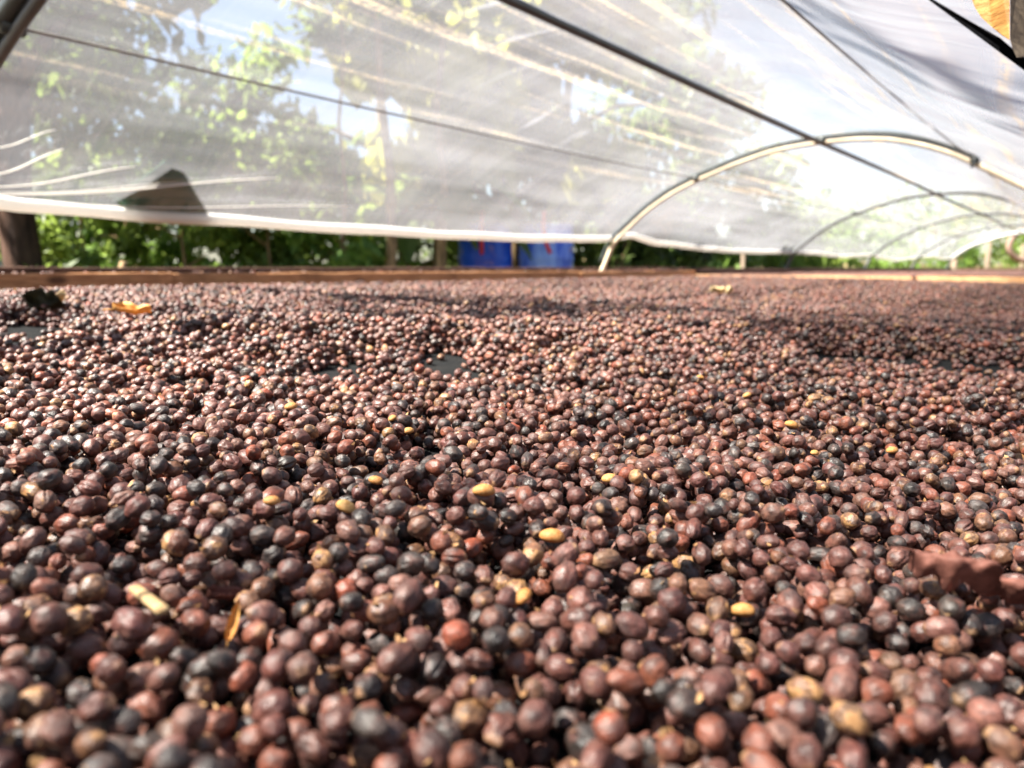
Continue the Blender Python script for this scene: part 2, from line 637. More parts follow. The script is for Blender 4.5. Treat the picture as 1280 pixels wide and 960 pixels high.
def ridge(x, y):
    r = 0.0
    for x0, y0, x1, y1, hh, w in RIDGES:
        dx, dy = x1 - x0, y1 - y0
        t = ((x - x0) * dx + (y - y0) * dy) / (dx * dx + dy * dy)
        t = min(1, max(0, t))
        d2 = (x - x0 - t * dx) ** 2 + (y - y0 - t * dy) ** 2
        r += hh * math.exp(-d2 / (w * w))
    return r


NETD = .0165


def net_z(x, y):
    s = x * U.x + y * U.y
    p = x * N.x + y * N.y
    e = .026 * smooth(.6, .0, PE - p) + .017 * smooth(1.2, .0, SE - s)
    return CZ - h_top(s, p) - NETD - e + .003 * mnoise.noise(Vector((x * 3, y * 3, 5)))


GAPS = []
for (px, py, wpx, ln) in ((22, 418, 60, .16), (425, 466, 42, .085), (556, 455, 44, .125), (600, 470, 40, .05), (535, 574, 26, .050),
                          (466, 606, 16, .035), (690, 470, 30, .05)):
    x, y, k = on_bed(px, py, -.010)
    GAPS.append((x, y, wpx / FPX * k * .9, ln * .98))
GLINES = []
for (a, b, c, d, w) in ((1000, 449, 1300, 471, .105),):
    x0, y0, _ = on_bed(a, b, -.012); x1, y1, _ = on_bed(c, d, -.012)
    GLINES.append((x0, y0, x1, y1, w))


def in_gap(x, y):
    wob = .35 * mnoise.noise(Vector((x * 28, y * 28, 1)))
    for gx, gy, w, ln in GAPS:
        r = math.hypot(gx, gy)
        ex, ey = gx / r, gy / r
        a = ((x - gx) * ex + (y - gy) * ey) / ln
        b = ((x - gx) * -ey + (y - gy) * ex) / w
        if a * a + b * b < (1 + wob) ** 2:
            return True
    for x0, y0, x1, y1, w in GLINES:
        dx, dy = x1 - x0, y1 - y0
        t = ((x - x0) * dx + (y - y0) * dy) / (dx * dx + dy * dy)
        if 0 < t < 1.2 and abs((x - x0) * -dy + (y - y0) * dx) / math.hypot(dx, dy) < w * (1 + wob * 1.4):
            return True
    return False


# ------------------------------------------------------------------ cherry shapes
def cherry_mesh(i, kind):
    bm = bmesh.new()
    bmesh.ops.create_icosphere(bm, subdivisions=4, radius=1.0)
    off = Vector((i * 13.7, i * 5.1, i * 2.3))
    el = {'round': (1.0, .97, .93), 'oval': (1.22, .90, .88), 'long': (1.38, .84, .80), 'wrinkled': (1.12, .92, .86),
          'split': (1.16, .98, .84), 'nubbed': (1.12, .95, .92), 'shrivelled': (1.18, .88, .74)}[kind]
    wr = {'wrinkled': .10, 'shrivelled': .14}.get(kind, .07)
    lump = {'shrivelled': .20, 'wrinkled': .14}.get(kind, .10)
    nub = {'nubbed': .17, 'oval': .06, 'long': .08}.get(kind, .03)
    for v in bm.verts:
        d = v.co.normalized()
        r = 1 + lump * mnoise.noise(d * 1.5 + off)
        az = math.atan2(d.z, d.y)
        rid = mnoise.noise(Vector((math.cos(az) * 2.6, math.sin(az) * 2.6, d.x * .9)) + off)
        r += wr * (abs(rid) * 2 - .5) * (1 - abs(d.x) ** 4)
        r += .022 * mnoise.noise(d * 5 + off) + wr * .35 * mnoise.noise(d * 8 + off)
        ang = math.acos(max(-1, min(1, d.x)))
        r += nub * math.exp(-(ang / .20) ** 2) - .10 * math.exp(-(ang / .085) ** 2)
        r -= .05 * math.exp(-((math.pi - ang) / .14) ** 2)
        r -= .10 * max(0, mnoise.noise(d * 2.3 + off * 2) - .15)          # dents
        if kind == 'split':
            r -= .17 * math.exp(-(d.z / .10) ** 2) * max(0, .35 + d.y) * (1 - d.x ** 4)
        v.co = Vector((d.x * el[0], d.y * el[1], d.z * el[2])) * r
    me = bpy.data.meshes.new('coffee_cherry')
    bm.to_mesh(me)
    bm.free()
    me.polygons.foreach_set('use_smooth', [True] * len(me.polygons))
    me.materials.append(M['cherry'])
    return me


KINDS = ['round', 'oval', 'wrinkled', 'oval', 'nubbed', 'round', 'long', 'split', 'shrivelled', 'oval', 'wrinkled', 'nubbed', 'split', 'oval', 'wrinkled', 'nubbed']
VMESH = [cherry_mesh(i, k) for i, k in enumerate(KINDS)]
NV = len(KINDS)

# skin tones: name, colour, share, peel
TONES = [('plum', (.092, .036, .028), .40, .14), ('mauve', (.150, .070, .052), .17, .22), ('blackish', (.018, .014, .013), .16, .16),
         ('slate', (.045, .037, .034), .055, .24), ('russet', (.165, .052, .029), .12, .16), ('brown', (.130, .064, .035), .09, .50),
         ('tan-patched', (.16, .086, .043), .022, .85), ('rust-red', (.23, .058, .029), .007, .05)]
TSH = np.cumsum([t[2] for t in TONES]); TSH /= TSH[-1]


def tone_col(ti):
    c = np.array(TONES[ti][1])
    return 1.14 * c * (1 + .28 * (RNG.random() - .5)) * (1 + .10 * (RNG.random(3) - .5))


# ------------------------------------------------------------------ pour the cherries
CELL = .0125
grid = {}
CH = []           # x y z r


def drop(x0, y0, r, tries, jit):
    best = None
    for k in range(tries):
        x = x0 + (random.uniform(-jit, jit) if k else 0)
        y = y0 + (random.uniform(-jit, jit) if k else 0)
        z = net_z(x, y) + r * .9
        cx, cy = int(x // CELL), int(y // CELL)
        for i in (cx - 1, cx, cx + 1):
            for j in (cy - 1, cy, cy + 1):
                for (xn, yn, zn, rn) in grid.get((i, j), ()):
                    s = (r + rn) * .95
                    d2 = (x - xn) ** 2 + (y - yn) ** 2
                    if d2 < s * s:
                        zz = zn + math.sqrt(s * s - d2)
                        if zz > z: z = zz
        if best is None or z < best[2]:
            best = (x, y, z, r)
    if in_gap(best[0], best[1]) and random.random() > .04:
        return
    if best[2] - net_z(best[0], best[1]) > .027 + 1.2 * ridge(best[0], best[1]) + (.007 if math.hypot(x0, y0) < .4 else 0):
        return
    grid.setdefault((int(best[0] // CELL), int(best[1] // CELL)), []).append(best)
    CH.append(best)


def rad():
    return max(.0030, min(.0058, random.gauss(.00418, .00058)))


def rect_pts(s0, s1, p0, p1, dens):
    n = int((s1 - s0) * (p1 - p0) * dens)
    a = RNG.uniform(s0, s1, n); b = RNG.uniform(p0, p1, n)
    for s, p in zip(a, b):
        yield s * U.x + p * N.x, s * U.y + p * N.y


mar = .008
for (x, y) in rect_pts(SB, SE - mar, PR + mar, PE - mar, 31500):
    R = math.hypot(x, y)
    az = math.degrees(math.atan2(x, y))
    inview = abs(az) < 43 and y > .05
    if not inview:
        if R > 1.6 or random.random() < .42: continue
        if y < -.25: continue
    elif R > 2.2:
        if random.random() < .50: continue
    dens = .66 + 30 * ridge(x, y)
    if R > .65 and random.random() > dens: continue
    drop(x, y, rad(), 3 if (inview and R < .9) else 2 if R < 1.6 else 1, .0065)
print('poured', len(CH))

XYZ = np.array([c[:3] for c in CH]); RAD = np.array([c[3] for c in CH])
n = len(CH)
VAR = RNG.integers(0, NV, n)
TI = np.searchsorted(TSH, RNG.random(n))
# patches of the heap are darker or redder than others
TINT = np.array([tone_col(t) for t in TI])
PEEL = np.array([TONES[t][3] for t in TI]) + RNG.normal(0, .09, n)
ROT = np.stack([RNG.uniform(0, 2 * math.pi, n), RNG.normal(0, .38, n), RNG.uniform(0, 2 * math.pi, n)], 1)

# which cherries show, and how large (a coarse disc z-buffer)
rel = XYZ - np.array(CAM)
zc = rel @ np.array(FWD)
ok = zc > .06
px = np.where(ok, 640 + FPX * rel[:, 0] / np.where(ok, zc, 1), -1e4)
py = np.where(ok, 480 - FPX * (rel @ np.array(UPV)) / np.where(ok, zc, 1), -1e4)
vis = np.zeros(n, int)
cand = np.where(ok & (zc < .75) & (px > -20) & (px < 1300) & (py > 300) & (py < 985))[0]
ZB = np.full((480, 640), 1e9); ID = np.full((480, 640), -1)
for i in cand:
    rr = RAD[i] * FPX / zc[i] / 2
    cx, cy = px[i] / 2, py[i] / 2
    x0, x1, y0, y1 = int(max(0, cx - rr)), int(min(639, cx + rr)), int(max(0, cy - rr)), int(min(479, cy + rr))
    if x1 < x0 or y1 < y0: continue
    yy, xx = np.mgrid[y0:y1 + 1, x0:x1 + 1]
    dd = ((xx - cx) ** 2 + (yy - cy) ** 2) / (rr * rr)
    z = zc[i] - RAD[i] * np.sqrt(np.maximum(0, 1 - dd))
    m = (dd < 1) & (z < ZB[y0:y1 + 1, x0:x1 + 1])
    ZB[y0:y1 + 1, x0:x1 + 1][m] = z[m]
    ID[y0:y1 + 1, x0:x1 + 1][m] = i
ids, cnt = np.unique(ID[ID >= 0], return_counts=True)
vis[ids] = cnt
order = np.argsort(-vis)

# the photograph's own stand-out cherries: (x, y, tone)
FEAT = [(495, 893, 7), (565, 785, 7), (523, 828, 2), (900, 905, 4), (430, 745, 7), (1050, 775, 0), (1145, 750, 2), (1080, 862, 4), (1030, 900, 3),
        (820, 738, 2), (700, 875, 0), (640, 825, 4), (600, 905, 6), (330, 930, 4), (300, 905, 3), (60, 905, 5), (110, 900, 3), (210, 790, 4),
        (935, 925, 4), (1000, 860, 6), (1075, 915, 6), (768, 920, 7), (1190, 890, 0), (1240, 870, 0), (500, 930, 7), (170, 850, 1), (160, 905, 3),
        (1200, 655, 0), (1040, 605, 2), (1025, 590, 6), (985, 565, 5), (1020, 590, 4), (705, 660, 0), (640, 705, 0), (590, 690, 7), (545, 690, 4),
        (265, 685, 5), (230, 710, 1), (340, 712, 2), (60, 700, 3), (75, 745, 1), (395, 665, 0), (1175, 690, 4), (1250, 690, 5), (870, 760, 1),
        (1210, 820, 5), (1265, 790, 6), (800, 850, 1), (745, 805, 0), (650, 740, 6), (940, 820, 6), (1000, 850, 6), (865, 930, 5), (1150, 925, 4)]
used = set()
for fx, fy, ft in FEAT:
    c = [i for i in order[:900] if i not in used and vis[i] > 0]
    i = min(c, key=lambda k: math.hypot(px[k] - fx, py[k] - fy) - .25 * RAD[k] * FPX / zc[k])
    if math.hypot(px[i] - fx, py[i] - fy) < 45:
        used.add(i)
        TI[i] = ft
        TINT[i] = np.array(TONES[ft][1]) * 1.05
        PEEL[i] = TONES[ft][3]
        RAD[i] = max(RAD[i], .0046)

SOLO = [int(i) for i in order[:300] if vis[i] > 0]
solo_set = set(SOLO)

# --- naming each of the near cherries by its look, its neighbours and its place
SHAPE = {'round': 'round', 'oval': 'oval', 'long': 'elongated', 'wrinkled': 'wrinkled', 'split': 'creased', 'nubbed': 'stub-tipped', 'shrivelled': 'shrivelled'}


def place_of(x, y):
    col = ['far left', 'left', 'left of centre', 'centre', 'right of centre', 'right', 'far right'][min(6, max(0, int(x / 1280 * 7)))]
    row = 'bottom edge' if y > 900 else 'near row' if y > 820 else 'second row' if y > 745 else 'middle row' if y > 680 else 'upper row'
    return row, col


labels = {}
seen = {}
for i in sorted(SOLO, key=lambda k: -py[k]):
    row, col = place_of(px[i], py[i])
    nb = sorted((k for k in SOLO if k != i), key=lambda k: math.hypot(px[k] - px[i], py[k] - py[i]))
    size = 'small ' if RAD[i] < .0038 else 'plump ' if RAD[i] > .0047 else ''
    base = '%s%s %s cherry' % (size, TONES[TI[i]][0], SHAPE[KINDS[VAR[i]]])

    def rel_word(k):
        dx, dy = px[k] - px[i], py[k] - py[i]
        if abs(dx) > abs(dy): return 'right of' if dx < 0 else 'left of'
        return 'behind' if dy > 0 else 'in front of'
    pl = {'bottom edge': 'at %s bottom edge', 'near row': 'low %s', 'second row': '%s lower third', 'middle row': '%s mid-heap', 'upper row': '%s upper heap'}[row] % col
    tries = []
    for k in nb[:5]:
        tries.append('%s %s, %s a %s one' % (base, pl, rel_word(k), TONES[TI[k]][0]))
    for a in nb[:4]:
        tries.append('%s %s, %s a %s %s one' % (base, pl, rel_word(a), TONES[TI[a]][0], SHAPE[KINDS[VAR[a]]]))
    lab = next((t for t in tries if t not in seen and len(t.split()) <= 16), None)
    if lab is None:
        lab = min(tries, key=lambda t: (len(t.split()) > 16, seen.get(t, 0)))
    seen[lab] = seen.get(lab, 0) + 1
    labels[i] = lab
print('near cherries', len(SOLO), 'distinct labels', len(seen), 'longest', max(len(l.split()) for l in seen))

SOURCE = {}
for i in SOLO:
    o = bpy.data.objects.new('coffee_cherry', VMESH[VAR[i]])
    o.location = XYZ[i]
    o.rotation_euler = ROT[i]
    o.scale = [RAD[i]] * 3
    o['tint'] = [float(c) for c in TINT[i]]
    o['peel'] = float(PEEL[i])
    tag(o, labels[i], 'coffee cherry', 'dried coffee cherries nearest the camera')
    COL.objects.link(o)
    SOURCE.setdefault(int(VAR[i]), o)

rest = np.array([i for i in range(n) if i not in solo_set])


def scatter(name, xyz, rot, siz, var, tint, peel, sources, label, cat, kind='stuff'):
    me = bpy.data.meshes.new(name)
    me.vertices.add(len(xyz))
    me.vertices.foreach_set('co', np.asarray(xyz, dtype=np.float32).ravel())
    for nm, ty, key, val in (('rot', 'FLOAT_VECTOR', 'vector', rot), ('siz', 'FLOAT', 'value', siz), ('var', 'INT', 'value', var),
                             ('tint', 'FLOAT_VECTOR', 'vector', tint), ('peel', 'FLOAT', 'value', peel)):
        a = me.attributes.new(nm, ty, 'POINT')
        a.data.foreach_set(key, np.asarray(val, dtype=np.int32 if ty == 'INT' else np.float32).ravel())
    o = bpy.data.objects.new(name, me)
    COL.objects.link(o)
    g = bpy.data.node_groups.new(name, 'GeometryNodeTree')
    g.interface.new_socket('Geometry', in_out='INPUT', socket_type='NodeSocketGeometry')
    g.interface.new_socket('Geometry', in_out='OUTPUT', socket_type='NodeSocketGeometry')
    gi = g.nodes.new('NodeGroupInput'); go = g.nodes.new('NodeGroupOutput')
    ip = g.nodes.new('GeometryNodeInstanceOnPoints')
    ip.inputs['Pick Instance'].default_value = True
    jn = g.nodes.new('GeometryNodeJoinGeometry')
    for s in sources:
        oi = g.nodes.new('GeometryNodeObjectInfo')
        oi.transform_space = 'ORIGINAL'
        oi.inputs['Object'].default_value = s
        oi.inputs['As Instance'].default_value = True
        g.links.new(oi.outputs['Geometry'], jn.inputs[0])

    def named(nm, ty):
        x = g.nodes.new('GeometryNodeInputNamedAttribute')
        x.data_type = ty
        x.inputs['Name'].default_value = nm
        return x.outputs['Attribute']
    e = g.nodes.new('FunctionNodeEulerToRotation')
    g.links.new(named('rot', 'FLOAT_VECTOR'), e.inputs[0])
    g.links.new(e.outputs[0], ip.inputs['Rotation'])
    g.links.new(named('siz', 'FLOAT'), ip.inputs['Scale'])
    g.links.new(named('var', 'INT'), ip.inputs['Instance Index'])
    g.links.new(gi.outputs[0], ip.inputs['Points'])
    g.links.new(jn.outputs[0], ip.inputs['Instance'])
    g.links.new(ip.outputs[0], go.inputs[0])
    md = o.modifiers.new('scatter', 'NODES')
    md.node_group = g
    tag(o, label, cat, None, kind)
    return o


SRC = [SOURCE[k] for k in sorted(SOURCE)]
scatter('coffee_cherries', XYZ[rest], ROT[rest], RAD[rest], VAR[rest] % len(SRC), TINT[rest], PEEL[rest], SRC,
        'dried coffee cherries covering the drying bed behind the nearest ones', 'coffee cherries')

# cherries on the next bed beyond the end board and along the side ledge
SN1 = SE + 4.2
ex = []
for (x, y) in rect_pts(SE + .12, SN1, .0, PE - .02, 4200):
    s = x * U.x + y * U.y
    ex.append((x, y, CZ - .050 + .010 * mnoise.noise(Vector((x * 2, y * 2, 0))) + .006 * smooth(SE, SN1, s)))
LEDGE_H = -.018
for k in range(420):
    s = RNG.uniform(.2, SE)
    dens = .5 + mnoise.noise(Vector((s * 1.3, 0, 3)))
    if RNG.random() > dens + .2: continue
    p = PE + .028 + abs(RNG.normal(.035, .03))
    if p > PE + .15: continue
    v = P(s, p, LEDGE_H + .0038)
    ex.append(tuple(v))
ex = np.array(ex)
k = len(ex)
ti = np.searchsorted(TSH, RNG.random(k))
scatter('coffee_cherries', ex, np.stack([RNG.uniform(0, 6.28, k), RNG.normal(0, .3, k), RNG.uniform(0, 6.28, k)], 1), RNG.normal(.0044, .0005, k),
        RNG.integers(0, len(SRC), k), np.array([tone_col(t) for t in ti]), np.full(k, .12), SRC,
        'dried coffee cherries strewn on the bed ledges and the next bed', 'coffee cherries')


# ------------------------------------------------------------------ pale beans, stick and leaves lying on top
def top_at(x, y):
    z = net_z(x, y) + .006
    for i in range(int(x // CELL) - 1, int(x // CELL) + 2):
        for j in range(int(y // CELL) - 1, int(y // CELL) + 2):
            for (xn, yn, zn, rn) in grid.get((i, j), ()):
                d2 = (x - xn) ** 2 + (y - yn) ** 2
                if d2 < rn * rn * 1.3:
                    z = max(z, zn + math.sqrt(max(0, rn * rn - d2)))
    return z


def settle(px_, py_):
    """point of the heap's top that image point falls on"""
    d = ray(px_, py_)
    k = .12
    while k < 8:
        q = CAM + d * k
        if q.z <= top_at(q.x, q.y): break
        k += .0015 + .001 * k
    return CAM + d * k, k


bm = bmesh.new()
bmesh.ops.create_icosphere(bm, subdivisions=3, radius=1)
for v in bm.verts:
    d = v.co.normalized()
    v.co = Vector((d.x * 1.28, d.y * .95, d.z * (.86 if d.z > 0 else .5)))
    v.co *= 1 + .06 * mnoise.noise(d * 2.0)
    if d.z < 0: v.co.z += .28 * math.exp(-(d.y / .14) ** 2) * (1 - d.x ** 2)
    v.co.z += .05
bean_me = bpy.data.meshes.new('parchment_bean')
bm.to_mesh(bean_me); bm.free()
bean_me.polygons.foreach_set('use_smooth', [True] * len(bean_me.polygons))
bean_me.materials.append(M['bean'])
BEANS = [(605, 620, 25, 'bright yellow parchment bean alone at centre of the heap', 1.2), (432, 640, -30, 'yellow parchment bean left of centre, tipped on its side', 1.1),
         (690, 677, 5, 'plump amber bean lying flat just below the centre of the heap', 1.25), (510, 543, 20, 'small yellow bean, lower of a close pair left of centre', .95),
         (491, 527, 80, 'small yellow bean, upper of a close pair left of centre', .9), (364, 512, 10, 'small yellow bean beyond the gap, left of the close pair', 1.0),
         (989, 535, 5, 'orange amber bean on the raised ridge at right', 1.15), (929, 771, 0, 'flat orange yellow bean in near heap at right', 1.1),
         (655, 752, 60, 'orange husked bean in the lower centre of the heap', .9), (875, 475, 0, 'tiny pale yellow bean far behind the ridge', 1.0),
         (1115, 567, 15, 'tan bean half buried on the ridge at right', 1.0), (762, 603, 5, 'pale orange bean right of the bright yellow one', 1.0),
         (934, 497, 10, 'small orange bean just behind the ridge', .95), (470, 606, 0, 'flat pale bean on the bare net patch', .85),
         (1018, 570, 30, 'small yellow chip of bean beside ridge cherries', .7), (340, 632, 20, 'dull yellow bean among cherries at left', .8)]
for (x, y, rz, lab, k) in BEANS:
    q, dist = settle(x, y)
    o = bpy.data.objects.new('parchment_bean', bean_me)
    o.location = q + Vector((0, 0, .0018))
    o.rotation_euler = (random.uniform(-.5, .3), random.uniform(-.3, .3), math.radians(rz))
    o.scale = [.0035 * k] * 3
    tag(o, lab, 'coffee bean', 'pale parchment beans among the dark cherries')
    COL.objects.link(o)


def leaf_mesh(L, W, curl, crump, seed, lobes=0.0, nx=22, ny=10):
    V, F = [], []
    off = Vector((seed * 3.1, seed * 7.7, 0))
    for i in range(nx + 1):
        u = i / nx
        w = W * (math.sin(math.pi * u ** .8) ** .75 + .02) * (1 + lobes * math.sin(u * 17 + seed))
        for j in range(ny + 1):
            v = j / ny * 2 - 1
            q = Vector(((u - .5) * L, v * w * .5, 0))
            z = curl * W * (v * v - .3) + curl * L * .5 * (u - .5) ** 2
            z += crump * L * (mnoise.noise(q * (3.5 / L) + off) * .7 + .35 * mnoise.noise(q * (9 / L) + off))
            q.y *= 1 - .35 * abs(curl)
            V.append(q + Vector((0, 0, z)))
    m = ny + 1
    for i in range(nx):
        for j in range(ny):
            F.append((i * m + j, i * m + j + 1, i * m + j + 1 + m, i * m + j + m))
    # underside for real thickness
    k = len(V)
    V += [v - Vector((0, 0, L * .006 + .0002)) for v in V]
    F += [tuple(a + k for a in f)[::-1] for f in F]
    rim = [i * m for i in range(nx + 1)], [i * m + ny for i in range(nx + 1)]
    for r, flip in ((rim[0], 0), (rim[1], 1)):
        for a, b in zip(r[:-1], r[1:]):
            F.append((a, b, b + k, a + k) if not flip else (b, a, a + k, b + k))
    return V, F


def dry_leaf(name, px_, py_, L, W, rot, m, lab, curl, crump, seed, lift, lobes=0.0):
    q, k = settle(px_, py_)
    r = empty(name, q + Vector((0, 0, lift)))
    V, F = leaf_mesh(L, W, curl, crump, seed, lobes)
    E = Euler(rot).to_matrix()
    V = [q + Vector((0, 0, lift)) + E @ Vector(v) for v in V]
    mesh_obj('blade', V, F, M[m], r)
    a, b = V[10 // 2], V[22 * 11 + 5]
    st = tube([a + (a - b).normalized() * (-.02 * L), a + (a - b).normalized() * .12 * L, a + (a - b).normalized() * .26 * L + Vector((0, 0, -.03 * L))], [L * .018, L * .014, L * .01], 6)
    mesh_obj('stalk', *st, M[m], r)
    tag(r, lab, 'dried leaf', 'dried leaves lying on the cherries')
    return r


dry_leaf('dried_leaf', 166, 399, .047, .020, (.35, .1, .15), 'dry_orange', 'curled orange dry leaf lying on the cherries at far left', .5, .10, 1, .010)
dry_leaf('dried_leaf', 58, 390, .054, .04, (.9, .1, .05), 'dry_dark', 'dark crumpled dead leaf standing up left of the orange leaf', .5, .16, 2, .012, .2)
dry_leaf('dried_leaf', 76, 384, .038, .02, (.2, -.4, -.5), 'dry_pale', 'pale yellow leaf scrap touching the dark dead leaf', .5, .1, 3, .012)
dry_leaf('dried_leaf', 897, 370, .045, .026, (.3, .1, .1), 'dry_pale', 'left of two pale leaves far back near the end board', .6, .12, 4, .012)
dry_leaf('dried_leaf', 910, 371, .042, .026, (.5, .2, 1.2), 'dry_pale', 'right of two pale leaves far back near the end board', .7, .12, 5, .012)
dry_leaf('dried_leaf', 1192, 748, .029, .017, (.75, .1, -.45), 'dry_red', 'crumpled reddish brown leaf curling over the cherries at near right', -.8, .30, 6, .014, .25)
dry_leaf('dried_leaf', 1254, 768, .028, .014, (.95, .2, -.65), 'dry_red', 'second reddish brown leaf at right border, below the crumpled one', -.9, .28, 9, .013, .25)
dry_leaf('dried_leaf', 293, 806, .013, .004, (.4, -.9, 1.4), 'dry_orange', 'narrow orange leaf sliver right of the wooden stick', .4, .08, 7, .008)
dry_leaf('dried_leaf', 283, 765, .013, .007, (.4, .2, .4), 'dry_red', 'small curled russet leaf scrap above the orange sliver', .6, .15, 8, .006)

# split stick
a, ka = settle(170, 752); b, kb = settle(206, 796)
a = a + Vector((0, 0, .005)); b = b + Vector((0, 0, .0085))
dr = (b - a).normalized()
sd = dr.cross(Vector((0, 0, 1))).normalized()
st = mesh_obj('wooden_stick', *plank(a, b, sd.cross(dr), sd, .0022, .0040, .0001, 10, .0006), M['stick'])
tag(st, 'short pale split stick lying on the cherries at near left', 'stick')

# husk flakes and bits of stalk: nobody could count them
V, F = [], []
for _ in range(1500):
    s = 10 ** RNG.uniform(-.75, .5)
    azr = math.radians(RNG.uniform(-40, 40))
    x, y = s * math.sin(azr), s * math.cos(azr)
    if x * N.x + y * N.y > PE - .05 or in_gap(x, y): continue
    z = top_at(x, y) + .0005
    L = RNG.uniform(.0012, .0045) * (1 if s < 1 else 1.4)
    W = L * RNG.uniform(.25, .8)
    E = Euler((RNG.normal(0, .6), RNG.normal(0, .6), RNG.uniform(0, 6.28))).to_matrix()
    k = len(V)
    for (i, j, w) in ((-1, 0, .2), (-.3, -.5, 0), (-.2, .5, 0), (.4, -.45, .1), (.5, .4, .25), (1, 0, .5)):
        V.append(Vector((x, y, z)) + E @ Vector((i * L * .5, j * W, w * L * .4)))
    F += [(k, k + 1, k + 2), (k + 1, k + 3, k + 4, k + 2), (k + 3, k + 5, k + 4)]
h = mesh_obj('husk_flakes', V, F, M['husk'], None, False)
tag(h, 'tan husk flakes and stalk bits strewn over the cherries', 'husk flakes', None, 'stuff')

# ------------------------------------------------------------------ drying bed
bed = empty('drying_bed', P(2, .9, -CZ))
tag(bed, 'raised timber drying bed with black net, boarded on far and end sides', 'drying bed', 'timber drying beds under the tunnel')
ns, np_ = 130, 60
V, F = [], []
for i in range(ns + 1):
    for j in range(np_ + 1):
        s = SB + (SE - SB) * (i / ns); p = PR + (PE - PR) * (j / np_)
        v = U * s + N * p
        V.append((v.x, v.y, net_z(v.x, v.y)))
for i in range(ns):
    for j in range(np_):
        q = i * (np_ + 1) + j
        F.append((q, q + np_ + 1, q + np_ + 2, q + 1))
mesh_obj('net', V, F, M['net'], bed)
UPZ = Vector((0, 0, 1))
BT = -.0130
sj = hit_p(218, 350, PE)[0]
# the far-left inner boards, butted at the joint seen at left
for (s0, s1, top, dp) in ((SB, sj - .004, BT, .0), (sj + .004, sj + 2.35, BT - .003, .012), (sj + 2.356, SE + .02, BT - .006, .004)):
    w = .075
    o = mesh_obj('side_board', *plank(P(s0, PE + .013 + dp, top - w / 2), P(s1, PE + .013 + dp, top - w / 2), UPZ, N, w, .024, .0025, 60), M['wood_side'], bed, False)
# the ledge behind it and the outer rail
mesh_obj('ledge', *plank(P(SB, PE + .115, LEDGE_H - .012), P(SE + .1, PE + .115, LEDGE_H - .012), N, UPZ, .17, .022, .003, 60), M['wood_dark'], bed, False)
mesh_obj('outer_rail', *plank(P(SB, PE + .225, -.030), P(SE + .1, PE + .225, -.030), UPZ, N, .066, .04, .003, 60), M['wood_dark'], bed, False)
# end board and near side board
mesh_obj('end_board', *plank(P(SE + .012, PE - .002, -.048 - .05), P(SE + .012, PR - .02, -.052 - .05), UPZ, U, .10, .024, .004, 60), M['wood_end'], bed, False)
mesh_obj('end_ledge', *plank(P(SE + .075, PE - .005, -.066), P(SE + .075, PR, -.070), U, UPZ, .09, .024, .003, 40), M['wood_dark'], bed, False)
mesh_obj('side_board', *plank(P(SB, PR - .013, -.10), P(SE + .02, PR - .013, -.07), UPZ, N, .10, .024, .003, 60), M['wood_side'], bed, False)
for s in (-.9, .9, 2.9, SE - .1):
    for p in (PE + .16, PR - .07):
        mesh_obj('leg', *plank(P(s, p, -CZ), P(s, p, -.075), U, N, .07, .07, .003, 6), M['wood_dark'], bed, False)

bed2 = empty('drying_bed', P(SE + 3, .9, -CZ))
tag(bed2, 'farther timber drying bed beyond the sunlit end board', 'drying bed', 'timber drying beds under the tunnel')
S5 = HOOPS[-1]
V = [P(SE + .125, PE + .02, -.057), P(S5, PE + .02, -.050), P(S5, PR, -.050), P(SE + .125, PR, -.057)]
k = len(V)
V += [v - Vector((0, 0, .02)) for v in V]
mesh_obj('net', V, [(0, 3, 2, 1), (4, 5, 6, 7), (0, 1, 5, 4), (1, 2, 6, 5), (2, 3, 7, 6), (3, 0, 4, 7)], M['wood_dark'], bed2, False)
mesh_obj('outer_rail', *plank(P(SE + .11, PE + .225, -.030), P(S5, PE + .225, -.028), UPZ, N, .062, .04, .004, 60), M['wood_dark'], bed2, False)
mesh_obj('side_board', *plank(P(SE + .13, PE + .045, -.04), P(S5, PE + .045, -.036), UPZ, N, .06, .024, .004, 60), M['wood_dark'], bed2, False)
mesh_obj('end_board', *plank(P(S5 - .02, PE, -.03), P(S5 - .02, PR, -.03), UPZ, U, .06, .03, .003, 20), M['wood_dark'], bed2, False)
for s in (SE + .4, SE + 4, SE + 8, S5 - .2):
    for p in (PE + .16, PR - .07):
        mesh_obj('leg', *plank(P(s, p, -CZ), P(s, p, -.08), U, N, .07, .07, .003, 6), M['wood_dark'], bed2, False)

# ------------------------------------------------------------------ hoops, ridge pole, wires
def hoop_pts(s, a0, a1, off, n=70):
    out = []
    for a in np.linspace(a0, a1, n):
        p, h = prof_at(a)
        p2, h2 = prof_at(min(PLEN, a + .02)); p1, h1 = prof_at(max(0, a - .02))
        tx, ty = p2 - p1, h2 - h1
        L = math.hypot(tx, ty)
        out.append(P(s, p + ty / L * off, h - tx / L * off))
    return out


